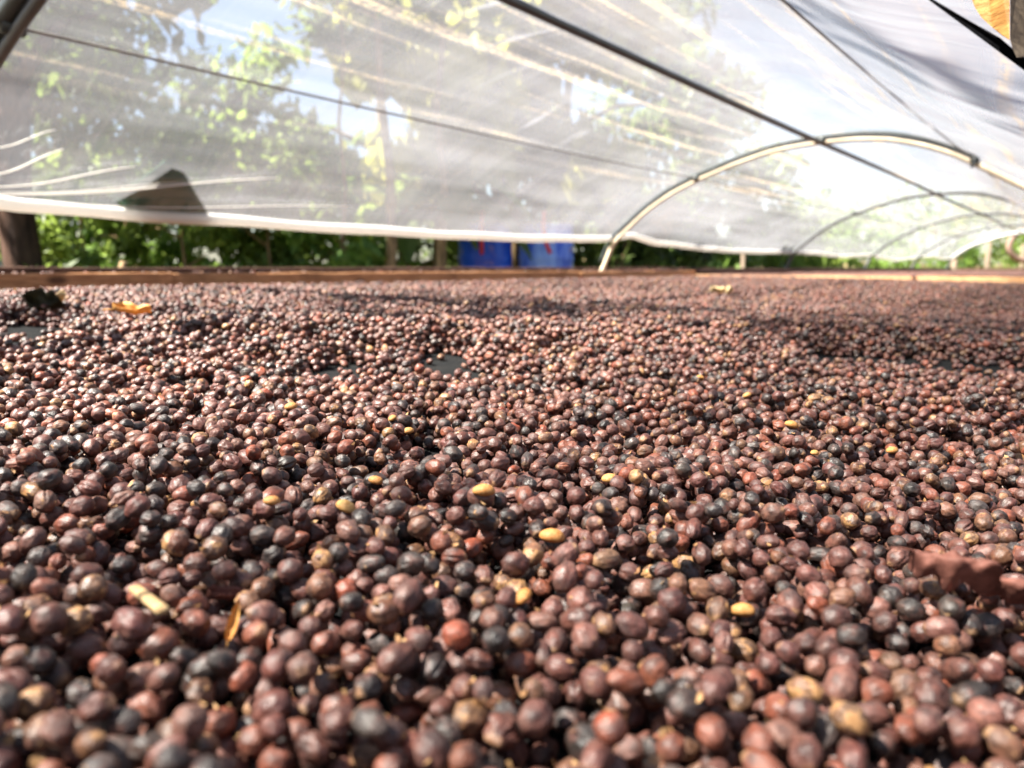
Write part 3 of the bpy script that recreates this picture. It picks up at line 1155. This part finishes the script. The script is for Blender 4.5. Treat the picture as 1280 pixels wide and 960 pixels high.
A_CLIP = arc_of_p(PROF[13][0])
for i, s in enumerate(HOOPS):
    r = empty('hoop', P(s, PF, -CZ))
    foot = [P(s, PF + .01, -.55)]
    if i <= 2:
        pr = .0135
        if i == 2:
            V = tube(foot + hoop_pts(s, 0, PLEN, -.021), pr, 10)
            mesh_obj('pipe', *V, M['pipe_white'], r)
            mesh_obj('dark_tube', *tube(hoop_pts(s - .012, .10, A_CLIP, .003), .0105, 10), M['pipe_dark'], r)
        else:
            mesh_obj('pipe', *tube(foot + hoop_pts(s, 0, 1.9, -.030), .012, 10), M['pipe_grey'], r)
            mesh_obj('dark_tube', *tube(hoop_pts(s - .012, .05, 1.95, .002), .020, 10), M['pipe_dark'], r)
    else:
        mesh_obj('pipe', *tube(foot + hoop_pts(s, 0, PLEN, -.012), [.018] * 71, 10), M['pipe_grey'], r)
    # joints where the wires and the ridge pole are tied on
    for a in (arc_of_p(PROF[4][0]), arc_of_p(PROF[8][0]), A_CLIP):
        p, h = prof_at(a)
        q = P(s, p, h - .012)
        mesh_obj('tie', *tube([q - U * .022, q + U * .022], .019, 8), M['pipe_dark'], r)
    if i == 2:
        p, h = prof_at(A_CLIP)
        q = P(s - .03, p, h - .01)
        mesh_obj('hook', *tube([q, q + Vector((-.004, -.01, -.02)), q + Vector((-.012, -.012, -.034)), q + Vector((-.02, -.012, -.03))], .006, 8), M['pipe_dark'], r)
    lab = ['dark hoop behind the camera', 'thick dark near hoop crossing the upper left corner', 'cream and dark hoop, largest full arch over the bed',
           'grey hoop, first one beyond the cream arch', 'grey hoop, second one beyond the cream arch', 'thin grey hoop next to last in the tunnel',
           'last grey hoop at the far end of tunnel'][i]
    tag(r, lab, 'tunnel hoop', 'hoops carrying the tunnel film')
    if i == 0:
        for c in list(r.children): bpy.data.objects.remove(c)
        bpy.data.objects.remove(r)

pR, hR = PROF[8]
o = mesh_obj('ridge_pole', *tube([P(s, pR, hR - .024 + .004 * math.sin(s * 1.3)) for s in np.linspace(-2.5, HOOPS[-1] + .3, 60)], .0125, 10), M['pipe_steel'])
tag(o, 'dark ridge pole running the length of the tunnel roof', 'pole')
for j, (w, lab, rr) in enumerate(((4, 'thin wire along the left flank of the film', .0034), (13, 'thin grey wire along the right side of the roof', .0026))):
    p0, h0 = PROF[w]
    pts = []
    for s in np.linspace(-2.0, HOOPS[-1], 90):
        sag = 0
        for a, b in zip(HOOPS[:-1], HOOPS[1:]):
            if a <= s <= b:
                f = (s - a) / (b - a)
                sag = .012 * 4 * f * (1 - f)
        pts.append(P(s, p0, h0 - .012 - sag))
    o = mesh_obj('support_wire', *tube(pts, rr, 6), M['wire'])
    tag(o, lab, 'wire', 'support wires under the film')

# ------------------------------------------------------------------ film
HEM_PX = [(-120, 248), (0, 264), (90, 269), (165, 276), (300, 284), (430, 292), (600, 301), (700, 303), (745, 302), (765, 299), (800, 307), (870, 315), (920, 318), (978, 319),
          (1010, 320), (1040, 324), (1078, 322), (1112, 329), (1137, 325), (1152, 323), (1170, 327), (1181, 326)]
HEM = [hit_p(x, y - 3, PF + .02) for x, y in HEM_PX]
hs_, hh_ = [a for a, b in HEM], [b for a, b in HEM]
S_START, S_END = -2.6, HOOPS[-1]
NS, NA = 300, 110


def film_pt(s, v):
    hem = float(np.interp(s, hs_, hh_))
    a0 = arc_of_h(max(.02, hem))
    a = a0 + (PLEN - a0) * v
    p, h = prof_at(a)
    f = 0
    for x, y in zip(HOOPS[:-1], HOOPS[1:]):
        if x <= s <= y: f = (s - x) / (y - x)
    bag = 4 * f * (1 - f)
    up = min(1, v * 6)
    c, d = p - 1.0, h + .2
    L = math.hypot(c, d)
    off = .012 - .030 * bag * up + .012 * mnoise.noise(Vector((s * 1.3, a * 2.2, 3))) + .005 * mnoise.noise(Vector((s * 6, a * 2.5, 7)))
    if a > 1.6: off -= .03 * smooth(S1 + .3, S1 + 1.6, s) * smooth(1.6, 2.0, a) * bag
    if a > 2.1: off += .040 * smooth(2.0, 2.6, a) * mnoise.noise(Vector((s * 1.6 + a, a * 3.4, 11)))
    return P(s, p + c / L * off, h + d / L * off), (s, a)


V, F, UV = [], [], []
SS = np.r_[np.linspace(S_START, 6, 200)[:-1], np.linspace(6, S_END, 90)]
for s in SS:
    for j in range(NA + 1):
        q, uv = film_pt(s, j / NA)
        V.append(q); UV.append(uv)
m = NA + 1
for i in range(len(SS) - 1):
    for j in range(NA):
        F.append((i * m + j, i * m + j + 1, i * m + j + 1 + m, i * m + j + m))
film = mesh_obj('tunnel_film', V, F, M['film'], None, True, UV)
tag(film, 'clear dusty plastic film stretched over the hoops above the bed', 'plastic film')
hem_pts, hem_r = [], []
for s in np.r_[np.linspace(S_START, 6, 160), np.linspace(6.1, S_END, 60)]:
    q, _ = film_pt(s, 0)
    hem_pts.append(q + N * .004 + UPZ * (.002 * math.sin(s * 9)))
    hem_r.append(.0185 + .004 * mnoise.noise(Vector((s * 2.5, 0, 0))))
mesh_obj('hem', *tube(hem_pts, hem_r, 10), M['hem'], film)
mesh_obj('end_hem', *tube([film_pt(S_END, v)[0] for v in np.linspace(0, 1, 60)], .024, 8), M['hem'], film)
# loose folds above the hem, gathered towards the first bay's corner
def fold(x0, y0, x1, y1, w):
    pts = []
    for f in np.linspace(0, 1, 14):
        x, y = x0 + (x1 - x0) * f, y0 + (y1 - y0) * f + 4 * math.sin(f * 5)
        best = None
        d = ray(x, y)
        lo = None
        for k in np.linspace(1.6, 5.5, 420):
            q = d * k
            p, h = q.dot(N), q.z
            pp = np.interp(h, PH_[:int(np.argmax(PH_))], PX_[:int(np.argmax(PH_))])
            if p > pp + .002: break
        pts.append(CAM + d * (k - .012))
    return tube(pts, [w * (.25 + .75 * math.sin(math.pi * (.08 + .84 * f)) ) for f in np.linspace(0, 1, 14)], 6)
for (a, b, c, d, w) in ((-20, 243, 350, 226, .0030), (-20, 234, 170, 212, .0026), (60, 252, 440, 262, .0020), (-20, 220, 80, 190, .0024), (-20, 185, 70, 166, .0018), (-20, 239, 240, 232, .0016)):
    mesh_obj('fold', *fold(a, b, c, d, w), M['hem'], film)

# ------------------------------------------------------------------ black strap and beam at the top right corner
def slab(poly, depth_front, back):
    """solid piece: outline given in the picture at its own distance, pushed away from the camera by 'back' metres"""
    V = []
    for (x, y), dd in zip(poly, depth_front):
        V.append(CAM + ray(x, y) * dd)
    k = len(V)
    c = sum(V, Vector()) / k
    V += [v + (v - CAM).normalized() * back + (c - v) * (back * 1.2) for v in V]
    F = [tuple(range(k)), tuple(range(k, 2 * k))[::-1]]
    for i in range(k):
        j = (i + 1) % k
        F.append((j, i, i + k, j + k))
    return V, F


strap_poly = [(1118, -32), (1162, 1), (1222, 45), (1280, 88), (1345, 140), (1345, 104), (1300, 84), (1272, 66), (1250, 47), (1212, 26), (1168, 0), (1128, -32)]
sd_ = [.90, .87, .83, .79, .75, .75, .78, .79, .805, .83, .87, .90]
o = mesh_obj('webbing_strap', *slab(strap_poly, sd_, .004), M['strap'], None, False)
tag(o, 'flat black strap slanting across the upper right corner', 'strap')

beam = empty('timber_beam', CAM + ray(1290, -40) * .72)
pl = [(1214, -3), (1219, 10), (1227, 22), (1240, 34), (1252, 44), (1262, 50), (1262, -420), (1190, -420)]
mesh_obj('beam_end', *slab(pl, [.735, .73, .725, .72, .71, .70, .70, .735], .07), M['wood_beam'], beam, False)
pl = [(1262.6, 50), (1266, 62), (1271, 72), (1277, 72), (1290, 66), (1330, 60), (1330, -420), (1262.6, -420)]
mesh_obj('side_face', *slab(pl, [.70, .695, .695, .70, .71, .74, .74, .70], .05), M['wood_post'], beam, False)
tag(beam, 'rough orange timber end hanging at the upper right corner', 'timber beam')

# ------------------------------------------------------------------ vegetation
def leaf_cloud(centres, radii, count, size, droop=.3, aspect=.42, seed=0):
    r = np.random.default_rng(seed)
    V = np.empty((count * 4, 3)); A = np.empty(count * 4)
    cs = np.array(centres); rs = np.array(radii)
    w = rs ** 2; w = w / w.sum()
    ci = r.choice(len(cs), count, p=w)
    d = r.normal(size=(count, 3)); d /= np.linalg.norm(d, axis=1)[:, None]
    rr = r.random(count) ** .45
    c = cs[ci] + d * (rs[ci] * rr)[:, None] * np.array([1, 1, .8])
    ax = r.normal(size=(count, 3)); ax[:, 2] -= droop * 2
    ax /= np.linalg.norm(ax, axis=1)[:, None]
    sd = np.cross(ax, r.normal(size=(count, 3)) * .6 + np.array([0, 0, 1.0])); sd /= np.linalg.norm(sd, axis=1)[:, None] + 1e-9
    L = size * r.uniform(.6, 1.35, count)
    nrm = np.cross(ax, sd)
    V[0::4] = c - ax * (L / 2)[:, None]
    V[1::4] = c - ax * (L * .05)[:, None] + sd * (L * aspect / 2)[:, None] + nrm * (L * .06)[:, None]
    V[2::4] = c + ax * (L / 2)[:, None]
    V[3::4] = c - ax * (L * .05)[:, None] - sd * (L * aspect / 2)[:, None] + nrm * (L * .06)[:, None]
    tone = np.clip(r.normal(.45, .28, count) + .25 * (r.random(len(cs))[ci] - .5), 0, 1)
    A[:] = np.repeat(tone, 4)
    F = np.arange(count * 4).reshape(count, 4)
    return V, F.tolist(), A


def tree(name, pos, height, crown_r, crown_lo, n_leaf, size, leafm, barkm, trunk_r, label, group, seed, category='tree', droop=.3, aspect=.42, lean=.0):
    r = random.Random(seed)
    root = empty(name, pos)
    base = Vector(pos)
    top = base + Vector((lean * height + r.uniform(-.2, .2), r.uniform(-.2, .2), height * .9))
    npt = 9
    pts = [base.lerp(top, i / (npt - 1)) + Vector((r.uniform(-1, 1), r.uniform(-1, 1), 0)) * (.010 * height * (i > 0)) for i in range(npt)]
    rads = [trunk_r * (1.25 if i == 0 else 1 - .85 * i / (npt - 1)) for i in range(npt)]
    parts = [tube(pts, rads, 9)]
    cs, rs = [], []
    nl = 11 if crown_r > .9 else 7
    for k in range(nl):
        f = crown_lo + (1 - crown_lo) * (k + .4) / nl
        q = pts[min(npt - 1, int(f * (npt - 1)))]
        a = k * 2.4 + r.uniform(-.5, .5)
        reach = crown_r * r.uniform(.5, 1.0) * (1.1 - .5 * f)
        e = q + Vector((math.cos(a) * reach, math.sin(a) * reach, r.uniform(.05, .35) * crown_r))
        mid = q.lerp(e, .5) + Vector((0, 0, .08 * crown_r))
        parts.append(tube([q, mid, e], [trunk_r * .38, trunk_r * .26, trunk_r * .10], 6))
        for t_ in range(3):
            cs.append(tuple(e + Vector((r.uniform(-1, 1), r.uniform(-1, 1), r.uniform(-.6, .8))) * crown_r * .35))
            rs.append(crown_r * r.uniform(.22, .42))
    cs.append(tuple(top)); rs.append(crown_r * .4)
    mesh_obj('trunk', *join(*parts), M[barkm], root)
    V, F, A = leaf_cloud(cs, rs, n_leaf, size, droop, aspect, seed)
    mesh_obj('crown', V, F, M[leafm], root, False, None, A)
    tag(root, label, category, group)
    return root


GT = 'trees standing behind the film'
# the big dark trunk at far left
tree('tree', at(38, 5.6), 6.5, 2.0, .42, 5200, .20, 'leaf_dark', 'bark', .15, 'big reddish brown trunk at far left under the film edge', GT, 11)
TREES = [(-110, 8.0, 6.5, 2.0, .15, 3600, .25, 'leaf_dark', 'dark leafy tree at the left border behind film'),
         (85, 9.5, 6.8, 1.7, .10, 3300, .27, 'leaf_mid', 'tall green tree behind film, left of the blue sky gap'),
         (320, 9.0, 3.3, 1.2, .10, 2300, .22, 'leaf_mid', 'low mid green tree behind film under the blue sky gap'),
         (480, 10.5, 7.2, 1.8, .12, 3600, .27, 'leaf_dark', 'dark tree behind film left of the yellow foliage'),
         (625, 7.8, 4.6, 1.35, .42, 2400, .46, 'leaf_yellow', 'yellow-green large leaved tree high behind the film'),
         (705, 10.5, 6.0, 1.8, .10, 3400, .27, 'leaf_dark', 'dark tree behind the film above the blue barrels'),
         (850, 13.0, 4.6, 1.8, .08, 3000, .28, 'leaf_mid', 'pale veiled tree behind film right of the barrels')]
for i, (px_, Y, hgt, cr, lo, nl, sz, lm, lab) in enumerate(TREES):
    tree('tree', at(px_, Y), hgt, cr, lo, nl, sz, lm, 'bark_grey', .11, lab, GT, 30 + i, droop=.9 if lm == 'leaf_yellow' else .3)
for i, (px_, Y, hgt, tr, lab) in enumerate(((437, 6.3, 4.6, .022, 'very thin pale-stemmed tree, first of three slim stems left of the barrels'),
                                            (490, 6.2, 5.0, .055, 'slim brown-stemmed tree, middle of three left of the barrels'),
                                            (541, 6.4, 4.8, .048, 'slim brown-stemmed tree just left of the blue barrels'))):
    tree('tree', at(px_, Y), hgt, .55, .66, 420, .17, 'leaf_mid', 'stem', tr, lab, GT, 50 + i)
# unseen tree added past the left border so its bough shades the far bed
root = empty('tree', (-5.2, -.4, 0))
bc = Vector((-2.50, .42, 5.70))
mesh_obj('trunk', *join(tube([(-5.2, -.4, 0), (-5.15, -.35, 2.4), (-5.0, -.2, 4.4), (-4.8, -.1, 5.9)], [.17, .14, .11, .05], 10),
                        tube([(-5.0, -.2, 4.5), (-3.8, .2, 5.3), tuple(bc + Vector((.5, .1, .1)))], [.05, .025, .008], 8)), M['bark_grey'], root)
V, F, A = leaf_cloud([tuple(bc), tuple(bc + Vector((.48, .10, .05))), tuple(bc + Vector((-.50, .02, .0))), tuple(bc + Vector((-.95, .10, .0))), (-5.0, -.4, 6.2), (-5.4, -.5, 5.7)], [.36, .36, .34, .30, .55, .6], 270, .17, .3, .42, 77)
mesh_obj('crown', V, F, M['leaf_mid'], root, False, None, A)
tag(root, 'unseen tree added outside the left border, its bough shading the bed', 'tree', GT)
GS = 'shrubs growing along the tunnel'
SHR = [(120, 6.0, 1.9, .55, 'leaf_mid', 'leafy shrub right of the big trunk below the film edge'), (165, 6.8, 2.0, .6, 'leaf_bright', 'bright green shrub, second from the big trunk'),
       (225, 6.3, 2.1, .6, 'leaf_mid', 'shrub with glossy leaves behind the film fold at left'), (285, 6.9, 2.2, .65, 'leaf_bright', 'bright shrub left of the mid green tree'),
       (340, 6.4, 2.0, .6, 'leaf_mid', 'mid green shrub in front of the mid green tree'), (400, 7.0, 2.2, .65, 'leaf_mid', 'sparse green shrub left of the thin stems'),
       (450, 6.6, 2.0, .55, 'leaf_bright', 'bright shrub just left of the thin brown stems'), (560, 8.2, 2.0, .6, 'leaf_dark', 'dark shrub behind left barrel'),
       (770, 7.6, 1.7, .75, 'leaf_dark', 'dark shrub behind the foot of the cream hoop'), (815, 8.6, 1.7, .6, 'leaf_dark', 'dark spiky shrub right of the cream hoop foot'),
       (870, 10.5, 1.9, .75, 'leaf_bright', 'bright shrub below the film right of the dark spiky one'), (930, 12.0, 2.0, .9, 'leaf_mid', 'green shrub left of the first grey hoop'),
       (1000, 13.5, 2.0, 1.0, 'leaf_mid', 'green shrub behind the first grey hoop'), (1065, 16.0, 2.2, 1.1, 'leaf_bright', 'bright shrub beside the second grey hoop'),
       (1130, 19.0, 2.3, 1.3, 'leaf_bright', 'bright shrub under the scalloped film at far end'), (1195, 22.0, 2.9, 1.4, 'leaf_mid', 'green shrub left of the far wooden post'),
       (1245, 22.5, 3.2, 1.4, 'leaf_mid', 'dense green shrub right of the far wooden post'), (1310, 24.0, 3.3, 1.7, 'leaf_dark', 'dark green shrub at right border beyond tunnel'),
       (40, 7.5, 2.0, .8, 'leaf_dark', 'dark shrub behind the big trunk'), (700, 9.5, 2.0, .9, 'leaf_dark', 'dark shrub behind right barrel')]
for i, (px_, Y, hgt, cr, lm, lab) in enumerate(SHR):
    tree('shrub', at(px_, Y), hgt, cr, .22, 1500 if Y < 9 else 1300, .13 if Y < 9 else .20, lm, 'stem', .022, lab, GS, 60 + i, 'shrub', .35, .42)

# broad leaved banana-like plants: bundled stem and large arching blades
def broad_plant(pos, hgt, nl, L, seed, label, leafm='leaf_broad', stem_r=.06, first=0.0):
    r = random.Random(seed)
    root = empty('banana_plant', pos)
    b = Vector(pos)
    mesh_obj('stem', *tube([b, b + Vector((.01, 0, hgt * .5)), b + Vector((.02, .02, hgt))], [stem_r * 1.2, stem_r, stem_r * .5], 10), M['stem'], root)
    for k in range(nl):
        a = first + k * 2.39996 + r.uniform(-.2, .2)
        dirv = Vector((math.cos(a), math.sin(a), 0)); sdv = Vector((-dirv.y, dirv.x, 0))
        base = b + Vector((0, 0, hgt * r.uniform(.78, 1)))
        ll = L * r.uniform(.75, 1.1)
        V, F = [], []
        nx, ny = 14, 6
        for i in range(nx + 1):
            u = i / nx
            c = base + dirv * (ll * (.75 * u)) + Vector((0, 0, ll * (.55 * u - .85 * u * u)))
            w = ll * .15 * (math.sin(math.pi * min(1, u * .93 + .06)) ** .6)
            for j in range(ny + 1):
                v = j / ny * 2 - 1
                V.append(c + sdv * v * w + Vector((0, 0, abs(v) * w * .35 + .02 * mnoise.noise(c * 5 + sdv * v))))
        for i in range(nx):
            for j in range(ny):
                q = i * (ny + 1) + j
                F.append((q, q + 1, q + ny + 2, q + ny + 1))
        mesh_obj('leaf', V, F, M[leafm], root, True, None, np.full(len(V), r.random()))
    tag(root, label, 'banana plant', 'broad leaved plants behind the tunnel')
    return root


broad_plant(at(80, 4.9), .85, 6, 1.0, 3, 'broad dark leaved plant right of the big trunk', first=-1.4)
broad_plant(at(505, 7.4), 1.6, 6, 1.2, 4, 'banana plant, left of two slim stems before the barrels', 'leaf_mid', .07)
broad_plant(at(548, 7.0), 1.7, 6, 1.2, 5, 'banana plant, right of two slim stems before the barrels', 'leaf_mid', .065)
broad_plant(at(640, 9.2), 2.3, 8, 1.7, 6, 'tall banana plant with yellow-green blades behind the film', 'leaf_yellow', .09)
# leaf added outside the film to stand in for a triangular shadow
sA, hA = hit_p(205, 238, PF + .02)
r = empty('banana_plant', P(sA - .15, PF + .30, -CZ))
mesh_obj('stem', *tube([P(sA - .15, PF + .30, -CZ), P(sA - .13, PF + .26, -.3), P(sA - .08, PF + .16, .02)], [.03, .025, .012], 8), M['stem'], r)
shade_tri = [(138, 244), (176, 224), (207, 200), (222, 206), (242, 240), (262, 272), (205, 274), (165, 264)]
V = []
for x, y in shade_tri:
    d = ray(x, y)
    for kk in np.linspace(1.6, 5.5, 800):
        q_ = d * kk
        if q_.dot(N) > np.interp(q_.z, PH_[:int(np.argmax(PH_))], PX_[:int(np.argmax(PH_))]) + .045: break
    V.append(CAM + d * kk)
k = len(V)
V += [v + N * .004 for v in V]
F = [tuple(range(k)), tuple(range(k, 2 * k))[::-1]] + [((i + 1) % k, i, i + k, (i + 1) % k + k) for i in range(k)]
mesh_obj('leaf', V, F, M['leaf_broad'], r, False)
tag(r, 'added low plant whose dark leaf stands in for a shadow on the film', 'banana plant', 'broad leaved plants behind the tunnel')

# ------------------------------------------------------------------ blue barrels
def barrel(px_, Y, m, label, topz, dia):
    p = at(px_, Y)
    blk = empty('concrete_block', p)
    bz = topz - .86
    v = plank(p + Vector((-.36, 0, bz / 2)), p + Vector((.36, 0, bz / 2)), (0, 1, 0), (0, 0, 1), .62, bz, .004, 6, .012)
    o = mesh_obj('plinth', *v, M['concrete'], None, False)
    bpy.data.objects.remove(blk)
    R = dia / 2
    z0 = bz + .003
    root = empty('barrel', p + Vector((0, 0, z0)))
    H = topz - z0
    prof = [(0, 0), (R * .93, 0), (R * .97, .02), (R, .06), (R, H * .30), (R * 1.025, H * .32), (R * 1.025, H * .35), (R, H * .37), (R, H * .62),
            (R * 1.025, H * .64), (R * 1.025, H * .67), (R, H * .69), (R, H * .90), (R * .96, H * .96), (R * .90, H * .975)]
    mesh_obj('body', *lathe(prof, 40, p + Vector((0, 0, z0))), M[m], root)
    mesh_obj('rim', *lathe([(R * .90, H * .955), (R * .985, H * .965), (R * .99, H), (R * .93, H), (R * .92, H * .962)], 40, p + Vector((0, 0, z0))), M[m], root)
    lid = mesh_obj('lid', *lathe([(R * .915, H * .968), (R * .55, H * .972), (0, H * .974)], 40, p + Vector((0, 0, z0))), M[m], root)
    mesh_obj('bung', *lathe([(.03, 0), (.03, .025), (0, .027)], 14, p + Vector((R * .5, -R * .2, z0 + H * .972))), M[m], lid)
    tag(root, label, 'barrel', 'blue barrels behind the bed')
    return o, root


BY = 7.2
z_top = CZ + (335 - 283) / FPX * BY
o1, b1 = barrel(607, BY, 'blue', 'deep blue plastic barrel, the left one of two', z_top, .49)
tag(o1, 'concrete block under the deep blue left barrel', 'concrete block', 'blocks under the barrels')
o2, b2 = barrel(682, BY + .05, 'blue_faded', 'faded light blue plastic barrel, the right one of two', z_top, .50)
tag(o2, 'concrete block under the faded right barrel', 'concrete block', 'blocks under the barrels')
for (px0, bx, lab, kink) in ((602, 602, 'straight red strap hanging down the deep blue left barrel', 0), (680, 681, 'bent red strap hanging down the faded right barrel', 1)):
    yf = BY - .275
    def q(x, y): return CAM + ray(x, y) * (yf / (ray(x, y).y))
    pts = [q(px0 + 1, 264), q(px0, 280), q(px0, 300), q(px0, 318)] if not kink else [q(px0, 264), q(px0 - 1, 285), q(px0 + 2, 302), q(px0 + 8, 317)]
    o = mesh_obj('red_strap', *tube(pts, .017, 8), M['red'])
    tag(o, lab, 'strap', 'red straps on the barrels')

bm = bmesh.new()
bmesh.ops.create_icosphere(bm, subdivisions=4, radius=1)
for v in bm.verts:
    d = v.co.normalized()
    v.co = Vector((d.x * .30, d.y * .30, d.z * .62)) * (1 + .18 * mnoise.noise(d * 1.3) + .06 * mnoise.noise(d * 4)) + Vector((0, 0, .56))
me = bpy.data.meshes.new('boulder')
bm.to_mesh(me); bm.free()
me.polygons.foreach_set('use_smooth', [True] * len(me.polygons))
me.materials.append(M['concrete'])
o = bpy.data.objects.new('boulder', me)
o.location = at(-34, 5.2)
COL.objects.link(o)
tag(o, 'pale grey boulder at the left border beside the big trunk', 'boulder')

# ------------------------------------------------------------------ posts and hose ring beyond the tunnel
for (px_, Y, top, rr, lab, m) in ((1227, 17.2, 303, .055, 'grey wooden post below the film at far right', 'wood_post'), (1270, 18.2, 306, .045, 'slim wooden post inside the hose ring at far right', 'wood_post'),
                                  (876, 9.2, 312, .04, 'dark post between shrubs right of the cream hoop', 'bark'), (925, 9.6, 318, .025, 'thin pale post left of the first grey hoop', 'wood_post'),
                                  (1046, 12.2, 324, .03, 'short pale stake between the two grey hoops', 'wood_post'), (1186, 16.2, 324, .06, 'whitish stake at the film\'s far corner', 'wood_post')):
    b = at(px_, Y)
    zt = CZ + (335 - top) / FPX * Y
    o = mesh_obj('post', *tube([b, b + Vector((.01, 0, zt * .5)), b + Vector((0, 0, zt))], [rr * 1.1, rr, rr * .95], 10), M[m])
    tag(o, lab, 'post', 'posts beyond the bed')
c = at(1276, 17.9); c.z = CZ + (335 - 307) / FPX * 17.9
pts = [c + Vector((math.cos(a) * .40, .02 * a, math.sin(a) * .34)) for a in np.linspace(1.2, 6.9, 40)]
o = mesh_obj('hose_ring', *tube(pts, .07, 10), M['ring'])
tag(o, 'brown curved hose ring hanging at the far right edge', 'hose')

# ------------------------------------------------------------------ ground, sky, sun, camera
bm = bmesh.new()
bmesh.ops.create_grid(bm, x_segments=90, y_segments=90, size=300)
for v in bm.verts:
    d = math.hypot(v.co.x, v.co.y)
    v.co.z = .0 + (.5 * mnoise.noise(v.co * .02) * smooth(25, 80, d)) * 6
me = bpy.data.meshes.new('ground')
bm.to_mesh(me); bm.free()
me.materials.append(M['ground'])
o = bpy.data.objects.new('ground', me)
COL.objects.link(o)
tag(o, 'brown soil and patchy grass ground', 'ground', None, 'structure')

SUN = Vector((-.92, -.28, 0)).normalized()
EL = math.radians(54)
sdir = Vector((SUN.x * math.cos(EL), SUN.y * math.cos(EL), math.sin(EL)))
ld = bpy.data.lights.new('sun', 'SUN')
ld.energy = 5.0
ld.angle = math.radians(.55)
ld.color = (1, .94, .84)
lo = bpy.data.objects.new('sun', ld)
lo.rotation_euler = sdir.to_track_quat('Z', 'Y').to_euler()
COL.objects.link(lo)
w = bpy.data.worlds.new('World')
SC.world = w
w.use_nodes = True
nt = w.node_tree
nt.nodes.clear()
ow = nt.nodes.new('ShaderNodeOutputWorld'); bg = nt.nodes.new('ShaderNodeBackground'); sk = nt.nodes.new('ShaderNodeTexSky')
sk.sky_type = 'NISHITA'
sk.sun_disc = False
sk.sun_elevation = EL
sk.sun_rotation = math.atan2(SUN.x, SUN.y)
sk.dust_density = .8
bg.inputs[1].default_value = .033
tc = nt.nodes.new('ShaderNodeTexCoord'); cn = nt.nodes.new('ShaderNodeTexNoise'); mp = nt.nodes.new('ShaderNodeMapping')
cr_ = nt.nodes.new('ShaderNodeMapRange'); mx = nt.nodes.new('ShaderNodeMix')
mp.inputs['Scale'].default_value = (1, 1, 2.6)
cn.inputs['Scale'].default_value = 2.2; cn.inputs['Detail'].default_value = 6; cn.inputs['Roughness'].default_value = .6
cr_.interpolation_type = 'SMOOTHSTEP'
cr_.inputs[1].default_value = .45; cr_.inputs[2].default_value = .72; cr_.inputs[4].default_value = .6
mx.data_type = 'RGBA'
mx.inputs[7].default_value = (2.5, 2.42, 2.6, 1)          # sunlit thin cloud
nt.links.new(tc.outputs['Generated'], mp.inputs[0]); nt.links.new(mp.outputs[0], cn.inputs['Vector'])
nt.links.new(cn.outputs['Fac'], cr_.inputs[0]); nt.links.new(cr_.outputs[0], mx.inputs[0])
nt.links.new(sk.outputs[0], mx.inputs[6]); nt.links.new(mx.outputs[2], bg.inputs[0])
nt.links.new(bg.outputs[0], ow.inputs[0])

cd = bpy.data.cameras.new('camera')
cam = bpy.data.objects.new('camera', cd)
cam.location = CAM
cam.rotation_euler = (math.pi / 2 - PITCH, 0, 0)
cd.sensor_width = 36
cd.lens = 36 * FPX / 1280
cd.clip_start = .01
cd.clip_end = 1500
cd.dof.use_dof = True
cd.dof.focus_distance = .47
cd.dof.aperture_fstop = 8.0
COL.objects.link(cam)
SC.camera = cam

SC.view_settings.view_transform = 'Standard'
SC.view_settings.look = 'None'
SC.view_settings.exposure = 2.75
SC.view_settings.gamma = 1
SC.view_settings.use_curve_mapping = False
SC.cycles.use_denoising = True
SC.cycles.max_bounces = 6
SC.cycles.diffuse_bounces = 3
SC.cycles.glossy_bounces = 2
SC.cycles.transparent_max_bounces = 12
SC.cycles.caustics_reflective = False
SC.cycles.caustics_refractive = False
SC.cycles.sample_clamp_indirect = 6
